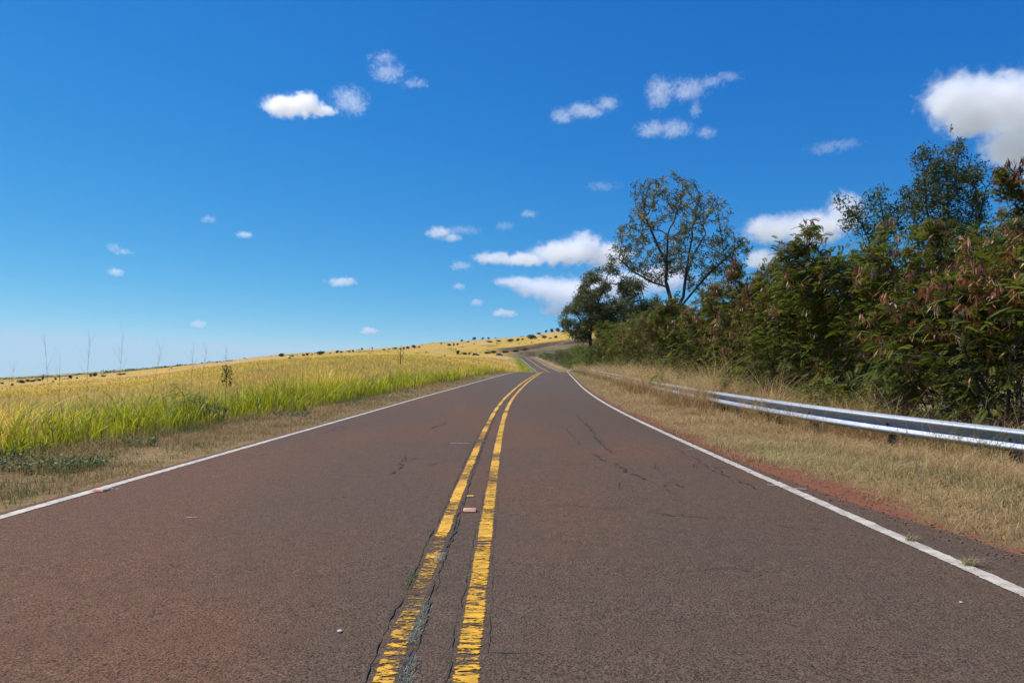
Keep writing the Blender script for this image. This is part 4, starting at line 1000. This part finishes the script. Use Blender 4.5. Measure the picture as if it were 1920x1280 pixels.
x, y, z = P(425, 712, 45); sprig('sapling', (x, y, float(height(x, y))), 1.9, .40, 190, 3, [(.10, .13, .025), (.07, .10, .02), (.15, .17, .04)], .16, .09, 'lone green sapling standing up from the golden pasture', 'sapling')
x, y, z = P(751, 690, 95); sprig('bare_sapling', (x, y, float(height(x, y))), 3.2, .6, 0, 8, None, 0, 0, 'leafless thin sapling in the golden pasture left of the road', 'sapling')
def weed(px_, py_, Y, n, spread, h, seed, label, name='weed', cols=((.17, .25, .07), (.21, .28, .09), (.28, .30, .14)), L=.055, W=.026):
    r = np.random.default_rng(seed); x, y, z = P(px_, py_, Y); base = np.array((x, y, float(height(x, y))))
    root = empty(name, base); tag(root, label, 'weed')
    m = 40; a = r.uniform(0, 2 * pi, m); rr_ = spread * np.sqrt(r.uniform(0, 1, m)); tip = np.stack([rr_ * np.cos(a) * 1.5, rr_ * np.sin(a), h * r.uniform(.5, 1, m)], 1); b0 = tip * np.array((.55, .55, 0))
    V, Q = tubes(np.concatenate((b0, tip)), np.concatenate((np.full(m, -1), np.arange(m))), np.full(2 * m, .003), 4); mesh('stem', V, Q, M['bark'], root)
    k = r.integers(m, size=n); t = r.uniform(.25, 1, (n, 1)); c = b0[k] * (1 - t) + tip[k] * t
    col = np.array(cols)[r.integers(len(cols), size=n)] * r.uniform(.7, 1.25, (n, 1))
    V, T, C = leaf_quads(c, unit(r.normal(0, 1, (n, 3)) + np.array((0, 0, .25))), unit(r.normal(0, .5, (n, 3)) + np.array((0, 0, 1))), r.uniform(.6, 1.2, n) * L, r.uniform(.6, 1.2, n) * W, col, .1)
    mesh('leaves', V, T, M['weed'], root, col=C)
weed(70, 868, 7.6, 420, .36, .15, 1, 'dark green broadleaf weed patch at the left edge, below the tall grass')
weed(150, 862, 7.9, 330, .32, .14, 2, 'dark weed patch on the mown verge just above the red road marker')
weed(18, 853, 8.2, 260, .26, .20, 3, 'weeds in the lower left corner of the tall grass, at the photo edge')
weed(262, 824, 10.2, 260, .22, .14, 4, 'small low dark weed on the verge right of the big weed patches')
weed(400, 772, 14.6, 300, .20, .42, 5, 'leafy dark green weed inside the tall grass, right of the feathery seedling', L=.10, W=.05)
weed(545, 778, 16.3, 300, .35, .12, 6, 'grey green weed on the mown verge far up the left side')
def seedling(px_, py_, Y, n, h, seed, label):
    r = np.random.default_rng(seed); x, y, z = P(px_, py_, Y); base = (x, y, float(height(x, y))); root = empty('koa_seedling', base); tag(root, label, 'seedling')
    top = np.array((-.28, 0, h)); nodes = np.array([(0, 0, -.05), (-.02, 0, h * .4), (-.1, .02, h * .75), top]); V, Q = tubes(nodes, np.array([-1, 0, 1, 2]), np.array((.012, .010, .007, .004)), 5); mesh('stem', V, Q, M['bark'], root)
    t = r.uniform(.12, 1, n); c = np.stack([np.interp(t, [0, .4, .75, 1], nodes[:, k]) for k in range(3)], 1) + r.normal(0, .05, (n, 3)); a = r.uniform(0, 2 * pi, n)
    d = np.stack([np.cos(a), np.sin(a), r.uniform(-.1, .5, n)], 1); col = np.array([(.14, .17, .022), (.11, .14, .02), (.20, .19, .03)])[r.integers(3, size=n)]
    V, Q, C = feather(c, d, r.uniform(.20, .34, n), 8, col, r, .55); mesh('foliage', V, Q, M['leaf'], root, col=C)
seedling(352, 780, 14.0, 42, .86, 1, 'feathery dark green seedling leaning left out of the tall grass')
seedling(392, 778, 14.3, 30, .62, 2, 'shorter feathery seedling close right of the leaning one in the tall grass')
def stalk(px_, ptop, Y, seed, label, lean=0.0):
    r = np.random.default_rng(seed); x = (px_ - 960) / F * Y; g = float(height(x, Y)); h = EYE + (708 - ptop) / F * Y - g
    N = [np.array((0, 0, 0.))]; par = [-1]; m = 10
    for k in range(1, m + 1): N.append(np.array((lean * h * (k / m) ** 2, 0, h * k / m))); par.append(k - 1)
    for k in range(5, m):
        for q in range(r.integers(1, 4)):
            a = r.uniform(0, 6.28); p = N[k].copy(); pi_ = k; L = h * r.uniform(.06, .20)
            d = np.array((cos(a) * .42, sin(a) * .42, .9))
            for s in range(3): p = p + d * L / 3; N.append(p.copy()); par.append(pi_); pi_ = len(N) - 1
    rad = np.full(len(N), .0008 * Y / 10); rad[:m] = .0015 * Y / 10
    V, Q = tubes(np.array(N), np.array(par), rad, 4); root = mesh('grass_stalk', V, Q, M['stalk']); root.location = (x, Y, g); tag(root, label, 'grass stalk', 'tall seed stalks in the left grass')
M['stalk'] = simple('dry_stalk', (.20, .17, .085), .8, vary=.2)
for k, (px_, pt, Y, lab, ln) in enumerate([(92, 628, 10, 'tallest thin branching seed stalk, leftmost of the high ones against the sky', -.04), (162, 630, 11, 'thin seed stalk against the sky, second of the tall ones from the left', .03),
        (222, 622, 11.5, 'seed stalk with a forked top against the sky, third of the tall ones', .05), (280, 640, 12, 'seed stalk leaning right over the golden field', .16), (357, 652, 14, 'short faint seed stalk between the leaning stalk and the green sapling', .04),
        (423, 645, 15, 'straight thin seed stalk directly in front of the green sapling', .01), (14, 680, 10, 'low seed stalk at the very left edge of the photo', .08), (110, 660, 12, 'shorter seed stalk just right of the tallest stalk', .02), (375, 648, 15, 'seed stalk leaning right, nearest on the left of the straight one', .1)]):
    stalk(px_, pt, Y, 40 + k, lab, ln)

# ------------------------------------------------------------------ things on the road
def on(px_, py_):
    x, y = gpt(px_, py_); return x, y, float(roadz(y))
def prism(w, d, h, tw, td):
    """low truncated wedge: base w x d, top tw x td"""
    V = [(-w / 2, -d / 2, 0), (w / 2, -d / 2, 0), (w / 2, d / 2, 0), (-w / 2, d / 2, 0), (-tw / 2, -td / 2, h), (tw / 2, -td / 2, h), (tw / 2, td / 2, h), (-tw / 2, td / 2, h)]
    return np.array(V), np.array([(3, 2, 1, 0), (4, 5, 6, 7), (0, 1, 5, 4), (1, 2, 6, 5), (2, 3, 7, 6), (3, 0, 4, 7)])
def marker(px_, py_, body, lens, label, rz):
    x, y, z = on(px_, py_); root = empty('road_marker', (x, y, z + .003), rz); tag(root, label, 'road marker')
    V, Q = prism(.112, .10, .020, .094, .050); mesh('body', V, Q, body, root)
    V = np.array([(-.046, -.0485, .003), (.046, -.0485, .003), (.043, -.0285, .0185), (-.043, -.0285, .0185)]) + np.array((0, -.0015, .001)); mesh('lens', V, np.array([[0, 1, 2, 3]]), lens, root)
    V = V * np.array((1, -1, 1)); mesh('lens', V, np.array([[3, 2, 1, 0]]), lens, root)
marker(881, 958, simple('orange_plastic', (.62, .30, .12), .5, vary=.3, vscale=40), simple('amber_lens', (.62, .36, .25), .15, vary=.2, vscale=60), 'orange and white reflective marker between the two yellow lines', radians(3))
marker(190, 920, simple('cream_plastic', (.55, .50, .36), .5, vary=.2, vscale=40), simple('red_lens', (.55, .035, .035), .25, vary=.1), 'red reflective marker on the inner side of the left white line', radians(-4))
M['fleck'] = paint('old_white_paint', (.40, .375, .345), .2, (26, 40, 1), edge_wear=.3)
for k, (pts, w) in enumerate([(((845, 831), (879, 831)), .09), (((398, 893), (413, 893.5)), .022), (((347, 971), (372, 969)), .03), (((1287, 842), (1308, 843.5)), .045), (((1466, 914), (1512, 917.5)), .085), (((1438, 909), (1462, 911)), .045),
        (((1108, 744.5), (1116, 745)), .10), (((1085, 727), (1091, 727.3)), .10), (((205, 916), (222, 917)), .03), (((940, 748), (962, 748)), .0), (((872, 931), (890, 931.5)), .0)]):
    if w == 0: continue
    a, b = on(*pts[0]), on(*pts[1]); a, b = np.array(a), np.array(b); n = 12; t = np.linspace(0, 1, n)[:, None]; c = a * (1 - t) + b * t; d = (b - a) / np.linalg.norm(b - a); s = np.array((-d[1], d[0], 0)) * w / 2
    c[:, 2] += .005; ribbon('paint_patch', c + s, c - s, M['fleck'], road, wear=np.full(n, .47))
# patches of yellow between the lines ahead of the marker
c0, c1 = np.array(on(874, 930)), np.array(on(888, 930)); n = 8; t = np.linspace(0, 1, n)[:, None]; c = c0 * (1 - t) + c1 * t; c[:, 2] += .005; s = np.array((0, .05, 0)); ribbon('paint_patch', c + s, c - s, M['yellow'], road, wear=np.full(n, .45))
def pebble(px_, py_, size, label):
    x, y, z = on(px_, py_); bm = bmesh.new(); bmesh.ops.create_icosphere(bm, subdivisions=2, radius=size)
    for v in bm.verts: v.co *= 1 + .25 * (vnoise(np.array(v.co.x / size * 1.3), np.array(v.co.y / size * 1.3 + v.co.z), 4) - .5); v.co.z *= .55
    me = bpy.data.meshes.new('pebble'); bm.to_mesh(me); bm.free(); me.materials.append(M['stone']); o = bpy.data.objects.new('pebble', me); COL.objects.link(o); o.location = (x, y, z + size * .45); tag(o, label, 'pebble')
M['stone'] = simple('pale_stone', (.55, .52, .48), .8, vary=.2, vscale=60)
pebble(637, 1185, .011, 'small white pebble on the asphalt left of the yellow lines'); pebble(1802, 1130, .008, 'tiny white pebble on the asphalt near the right white line')
def tuft(px_, py_, n, h, spread, c0, c1, label, along=0.0, seed=1):
    x, y, z = on(px_, py_); r = np.random.default_rng(seed)
    t = r.uniform(-1, 1, n); root = np.stack([r.normal(0, spread, n), t * max(along, spread), np.full(n, -.004)], 1)
    root[:, 0] += xc(y + root[:, 1]) - xc(y) if along else 0
    V, Q, C = blades(root, r.uniform(.5, 1.2, n) * h, r.uniform(.003, .006, n), r.uniform(0, 6.28, n), r.uniform(.3, 1.4, n), r.uniform(0, .6, n), r.uniform(0, pi, n), np.repeat([c0], n, 0) * r.uniform(.8, 1.2, (n, 1)), np.repeat([c1], n, 0) * r.uniform(.8, 1.2, (n, 1)), (0, .55, 1.0))
    o = mesh('grass_tuft', V, Q, M['straw'], col=C); o.location = (x, y, z); tag(o, label, 'grass tuft')
tuft(788, 1165, 360, .030, .012, (.22, .24, .16), (.46, .46, .36), 'long pale grey green grass tuft in the crack beside the left yellow line', .26, 1)
tuft(766, 1262, 260, .032, .014, (.22, .24, .16), (.46, .46, .36), 'pale grass tuft in the left yellow line crack at the bottom edge of the photo', .12, 2)
tuft(826, 1047, 130, .032, .014, (.30, .30, .22), (.56, .54, .44), 'whitish dry grass tuft by the left yellow line above the long pale tuft', .10, 3)
tuft(769, 1090, 140, .026, .014, (.10, .14, .04), (.22, .26, .09), 'small green grass tuft on the left side of the left yellow line', .13, 4)
tuft(1708, 1014, 70, .07, .018, (.24, .20, .09), (.56, .46, .26), 'dry grass tuft growing on the outer side of the right white line, farther one', 0, 5)
tuft(1818, 1060, 90, .075, .020, (.24, .21, .08), (.56, .47, .25), 'dry grass tuft beside the right white line nearest the right edge', 0, 6)

# ------------------------------------------------------------------ cars on the far bend
def car(label, x, y, z, rz, paintm, van=False, pickup=False):
    root = empty('parked_car', (x, y, z), rz); tag(root, label, 'car')
    if pickup: P_ = [(-2.5, .45), (-2.5, 1.0), (-.55, 1.05), (-.35, 1.72), (.85, 1.75), (1.45, 1.12), (2.45, 1.0), (2.55, .45)]
    else: P_ = [(-2.15, .40), (-2.2, .95), (-1.9, 1.10), (-1.35, 1.62), (.35, 1.66), (1.05, 1.10), (2.0, .92), (2.15, .42)]
    n = len(P_); V = []
    for i, (a, b) in enumerate(P_):
        ins = .14 if b > 1.4 else 0
        V += [(a, -.88 + ins, b), (a, .88 - ins, b)]
    V = np.array(V); Q = [np.array([(2 * i, 2 * i + 1, (2 * i + 3) % (2 * n), (2 * i + 2) % (2 * n)) for i in range(n)]), np.array([[2 * i for i in range(n)][::-1]]), np.array([[2 * i + 1 for i in range(n)]])]
    mesh('body', V, Q, paintm, root)
    w0, w1 = (-.30, .80) if pickup else (-1.25, .30)
    for sg in (-1, 1):
        yb, yt = sg * .885, sg * .80
        W = np.array([(w0 - .05, yb, 1.16), (w1 + .45, yb, 1.16), (w1, yt, 1.56), (w0 + .06, yt, 1.56)]) + np.array((0, sg * .012, 0)); mesh('window', W, np.array([[0, 1, 2, 3]]), M['glass'], root)
    f0 = (1.38, 1.14, .90, 1.66) if pickup else (1.03, 1.14, .42, 1.60)
    mesh('windscreen', np.array([(f0[0] + .03, -.76, f0[1]), (f0[0] + .03, .76, f0[1]), (f0[2] + .03, .66, f0[3]), (f0[2] + .03, -.66, f0[3])]), np.array([[0, 1, 2, 3]]), M['glass'], root)
    for a in (-1.35, 1.35):
        for sg in (-1, 1):
            an = np.linspace(0, 2 * pi, 15)[:-1]; R_ = .34; rr_ = np.stack([a + R_ * np.cos(an), 0 * an, R_ + R_ * np.sin(an)], 1); A = rr_ + np.array((0, sg * .70, 0)); B = rr_ + np.array((0, sg * .91, 0)); m = 14; j = np.arange(m)
            wh = mesh('wheel', np.concatenate((A, B)), [np.stack([j, (j + 1) % m, m + (j + 1) % m, m + j], 1), np.array([np.arange(m)[::-1]]), np.array([m + np.arange(m)])], M['tyre'], root)
            C_ = rr_ * 1; C_[:, 0] = a + (C_[:, 0] - a) * .6; C_[:, 2] = R_ + (C_[:, 2] - R_) * .6; C_ += np.array((0, sg * .914, 0)); mesh('hub', C_, np.array([np.arange(m)]), M['hub'], wh)
    for sg in (-1, 1):
        mesh('headlight', np.array([(2.18, sg * .5, .62), (2.18, sg * .82, .62), (2.12, sg * .82, .82), (2.12, sg * .5, .82)]) + np.array((.4 if pickup else .0, 0, 0)), np.array([[0, 1, 2, 3]]), M['hub'], root)
    return root
M['glass'] = simple('car_glass', (.02, .03, .045), .08); M['tyre'] = simple('tyre_rubber', (.02, .02, .02), .9); M['hub'] = simple('bright_metal', (.6, .6, .6), .3, .7)
def arc_at(px_):
    i = np.argmin(np.abs(960 + ARC[:, 0] / ARC[:, 1] * F - px_)); return ARC[i], tang[i]
p, t = arc_at(893); a = math.atan2(t[1], t[0]); car('dark red car on the far bend, left one of the two', p[0] + .4, p[1] - 3.2, p[2] + .02, a + pi, simple('dark_red_paint', (.09, .02, .025), .3))
p, t = arc_at(935); a = math.atan2(t[1], t[0]); car('dark blue car on the far bend, right one of the two', p[0] + .4, p[1] - 3.0, p[2] + .02, a + pi, simple('dark_blue_paint', (.03, .05, .10), .3))
x, y, z = hit(1077, 634.5); car('white pickup at the top of the brown bank, left of the smaller tree', x, y, float(height(x, y)), radians(15), simple('white_car_paint', (.75, .75, .74), .35), pickup=True)
# small white roadside post sign beside the left car
x, y, z = hit(887, 666); sg = empty('road_sign', (x, y, float(height(x, y)))); tag(sg, 'small white sign on a post left of the far cars', 'sign')
V, Q = box(0, 0, 0, 1.6, .04, .04, 1, 0); mesh('pole', V, Q, M['post'], sg); V, Q = box(0, -.06, 1.0, 1.9, .42, .02, 1, 0); mesh('panel', V, Q, simple('white_sign', (.75, .75, .75), .5), sg)

# loose gravel and crumbs along the right edge of the asphalt
rg_ = np.random.default_rng(55); n = 1500; y = 3.2 + 14 * rg_.uniform(0, 1, n) ** 1.6; x = xr(y) + shoulder(y) + rg_.normal(.10, .16, n); s_ = rg_.uniform(.003, .011, n)
z = np.where(x < xr(y) + shoulder(y), roadz(y) + .001, height(x, y)); c = np.stack([x, y, z + s_ * .25], 1)
O = np.array([(1, 0, 0), (0, 1, 0), (-1, 0, 0), (0, -1, 0), (0, 0, .75), (0, 0, -.75)]); V = (c[:, None] + (O[None] * s_[:, None, None]) * rg_.uniform(.7, 1.3, (n, 6, 1))).reshape(-1, 3)
T = np.array([(0, 1, 4), (1, 2, 4), (2, 3, 4), (3, 0, 4), (1, 0, 5), (2, 1, 5), (3, 2, 5), (0, 3, 5)]); T = (np.arange(n)[:, None, None] * 6 + T).reshape(-1, 3)
C = np.repeat(np.array([(.22, .10, .06), (.10, .065, .05), (.30, .22, .17), (.16, .07, .04)])[rg_.integers(4, size=n)], 6, 0)
o = mesh('gravel', V, T, M['far'], col=C); tag(o, 'loose reddish gravel crumbs scattered along the right asphalt edge', 'gravel', kind='stuff')
# ------------------------------------------------------------------ clouds: each a bank of lit vapour in its own hull
def cloud(label, px_, py_, blobs, alt, tau=.10, rough=.75, nscale=.06, group=None, seed=0, soft=1.0):
    """blobs: (dx, dy, rx, ry) in photo pixels round the centre (dy down)"""
    el = (708 - py_) / F; Y = alt / el; q = Y / F
    me = bpy.data.meshes.new('cloud'); bm = bmesh.new()
    for dx, dy, rx_, ry_ in blobs:
        k = 1.3
        res = bmesh.ops.create_icosphere(bm, subdivisions=2, radius=1.0)
        for v in res['verts']: v.co = Vector((dx + v.co.x * rx_ * k, v.co.y * (rx_ * .45 + ry_ * .55) * k, -dy + v.co.z * ry_ * k))
    h = bmesh.ops.convex_hull(bm, input=bm.verts[:])
    bmesh.ops.delete(bm, geom=[g for g in h['geom_interior'] + h['geom_unused'] if isinstance(g, bmesh.types.BMVert)], context='VERTS')
    bm.to_mesh(me); bm.free()
    o = bpy.data.objects.new('cloud', me); COL.objects.link(o); o.location = P(px_, py_, Y); o.scale = (q, q, q)
    t = NT('cloud_vapour'); tc = t.n('TexCoord'); co = tc.outputs['Object']
    w = t.n('TexNoise'); t.l(co, w.inputs['Vector']); w.inputs['Scale'].default_value = nscale * .8; w.inputs['Detail'].default_value = 2
    wo_ = t.n('VectorMath', operation='MULTIPLY_ADD'); t.l(w.outputs['Color'], wo_.inputs[0]); wo_.inputs[1].default_value = (9, 9, 9); 
    sub = t.n('VectorMath', operation='ADD'); t.l(co, sub.inputs[0]); sub.inputs[1].default_value = (-4.5, -4.5, -4.5); t.l(sub.outputs[0], wo_.inputs[2])
    f = None
    for dx, dy, rx_, ry_ in blobs:
        s = t.n('VectorMath', operation='SUBTRACT'); t.l(wo_.outputs[0], s.inputs[0]); s.inputs[1].default_value = (dx, 0, -dy)
        d = t.n('VectorMath', operation='DIVIDE'); t.l(s.outputs[0], d.inputs[0]); d.inputs[1].default_value = (rx_, rx_ * .45 + ry_ * .55, ry_)
        L = t.n('VectorMath', operation='LENGTH'); t.l(d.outputs[0], L.inputs[0]); g = t.math('SUBTRACT', 1.0, L.outputs['Value'])
        f = g if f is None else t.math('SMOOTH_MAX', f, g, .25)
    off = t.n('VectorMath', operation='ADD'); t.l(co, off.inputs[0]); off.inputs[1].default_value = (seed * 37.1, seed * 11.3, seed * 5.7)
    thin = tau < .065
    nz_ = t.noise(off.outputs[0], nscale * (1.35 if thin else 1.45), 8, .70 if thin else .68, 1.2 if thin else .4)
    v = t.math('ADD', f, t.math('MULTIPLY', t.math('SUBTRACT', nz_, .52), rough * (4.6 if tau < .065 else 4.4)))
    den = t.ramp(v, -.02, .55 * soft, 0.0, tau * .42 / q)
    vol = t.n('VolumeScatter'); t.l(den, vol.inputs['Density']); vol.inputs['Color'].default_value = (1, 1, 1, 1); vol.inputs['Anisotropy'].default_value = .55
    t.l(vol.outputs[0], t.out.inputs['Volume']); t.m.volume_intersection_method = 'FAST' if hasattr(t.m, 'volume_intersection_method') else None
    me.materials.append(t.m); tag(o, label, 'cloud', group)
    return o
G = 'small clouds scattered over the blue sky'
CL = [
    ('bright puffy elongated cloud, the most solid one in the upper left sky', 557, 198, [(-26, 2, 42, 22), (14, -2, 40, 24), (50, 10, 26, 12)], 1150, .22, .45, .05),
    ('thin round translucent cloud just right of the solid upper left cloud', 655, 190, [(0, -2, 34, 26), (12, 12, 24, 16)], 1150, .035, 1.0, .07),
    ('ragged wisp with a trailing tail, highest in the upper left sky', 735, 135, [(-8, 0, 34, 18), (-18, -26, 26, 12), (38, 22, 32, 7)], 1200, .035, 1.0, .06),
    ('slanting streak of cloud high in the middle of the sky', 1095, 206, [(-40, 12, 26, 14), (0, 2, 42, 13), (44, -12, 26, 14)], 1150, .06, .8, .06),
    ('torn cloud with a long thin arm reaching right, above the tall tree', 1290, 168, [(-52, 6, 28, 30), (0, 0, 36, 20), (40, -14, 30, 10), (74, -24, 32, 7)], 1150, .05, 1.0, .06),
    ('flat ragged cloud directly under the torn one above the tall tree', 1250, 241, [(-28, 2, 32, 15), (14, 0, 34, 17)], 1150, .06, .9, .06),
    ('tiny cloud scrap right beside the flat ragged one', 1325, 249, [(0, 0, 22, 11)], 1150, .05, .9, .07),
    ('faint speck of cloud between the torn cloud and the tiny scrap', 1304, 206, [(0, 0, 11, 18)], 1150, .045, .9, .08),
    ('faint veil of cloud in the right sky above the shrubs', 1562, 276, [(-14, 3, 36, 11), (22, -6, 38, 9)], 1150, .030, 1.0, .06),
    ('largest white cloud, cut off by the right edge of the photo', 1850, 205, [(-55, -20, 72, 52), (20, -15, 80, 60), (90, 0, 90, 80), (-30, 22, 66, 34), (50, 70, 60, 42), (95, 80, 60, 50)], 1250, .14, .42, .030),
    ('long white cloud right of the tall tree, half behind the shrubs', 1500, 424, [(-55, 6, 60, 30), (20, 4, 80, 36), (85, -24, 42, 44), (-70, 62, 46, 24)], 1150, .13, .45, .035),
    ('wide white cumulus with a long tail to the left, behind the tall tree', 1045, 472, [(-118, 12, 50, 12), (-60, 14, 60, 15), (5, 2, 60, 26), (48, -6, 48, 34), (95, 8, 56, 28)], 1050, .16, .45, .045),
    ('white cumulus low behind the smaller tree', 1010, 545, [(-40, -16, 52, 14), (5, -6, 64, 22), (55, 5, 70, 34), (40, 36, 40, 16), (140, -10, 80, 34), (230, -22, 70, 30)], 1000, .16, .45, .045),
    ('small slanting white cloud left of the wide cumulus', 832, 438, [(-8, -2, 28, 12), (14, 8, 22, 8)], 1000, .14, .5, .07),
    ('faint streak right of the small slanting cloud', 866, 432, [(0, 0, 34, 9)], 1000, .030, 1.0, .07),
    ('small flat cloud low in the left centre sky', 645, 528, [(-6, 1, 30, 9), (6, -2, 20, 9)], 900, .14, .55, .08),
    ('small white puff just above the ridge trees', 692, 620, [(0, 0, 19, 9)], 700, .22, .4, .09),
    ('flat little cloud low down left of the smaller tree', 946, 586, [(-6, 0, 22, 8), (8, 1, 20, 8)], 800, .20, .45, .09),
    ('small oval cloud left of the low cumulus', 894, 567, [(0, 0, 15, 8)], 800, .14, .5, .1),
    ('tiny cloud left of the low cumulus, under the faint smudge', 862, 537, [(0, 0, 14, 7)], 850, .14, .5, .1),
    ('faint smudge of cloud below the tail of the wide cumulus', 864, 498, [(0, 0, 24, 9)], 900, .07, .8, .09),
    ('small cloud above the top of the wide cumulus', 992, 401, [(0, 0, 20, 8)], 1000, .07, .7, .09),
    ('faint wisp above the tail of the wide cumulus', 948, 424, [(0, 0, 20, 9)], 1000, .035, 1.0, .09),
    ('small white cloud low above the left field', 373, 607, [(0, 0, 18, 9)], 700, .13, .5, .1),
    ('small cloud in the left sky, lower one of two', 218, 510, [(0, 0, 18, 9)], 900, .10, .6, .1),
    ('thin crescent cloud in the left sky, upper one of two', 224, 468, [(-12, -4, 14, 8), (8, 4, 20, 6)], 950, .05, .8, .1),
    ('small bright cloud in the left middle sky', 459, 440, [(0, 0, 20, 7)], 950, .11, .55, .1),
    ('thin small cloud in the left middle sky, higher and fainter', 392, 411, [(0, 0, 18, 7)], 1000, .05, .8, .1),
    ('faint wisp left of the top of the tall tree', 1130, 350, [(0, 0, 34, 8)], 1050, .025, 1.0, .08),
]
for k, c in enumerate(CL): cloud(*c[:4], c[4], c[5], c[6], c[7], G, k + 1)

# ------------------------------------------------------------------ a trace of haze in the air over the pasture
hz = NT('clear_air'); vp = hz.n('VolumePrincipled'); vp.inputs['Density'].default_value = HAZE; vp.inputs['Color'].default_value = (.74, .84, 1.0, 1); vp.inputs['Anisotropy'].default_value = .2
hz.l(vp.outputs[0], hz.out.inputs['Volume'])
bx = np.array([(x, y, z) for z in (-182, 262) for x, y in ((-7000, -400), (7000, -400), (7000, 9000), (-7000, 9000))], float)
o = mesh('haze', bx, np.array([(3, 2, 1, 0), (4, 5, 6, 7), (0, 1, 5, 4), (1, 2, 6, 5), (2, 3, 7, 6), (3, 0, 4, 7)]), hz.m); tag(o, 'thin bluish haze over the far slopes', 'haze', kind='stuff')
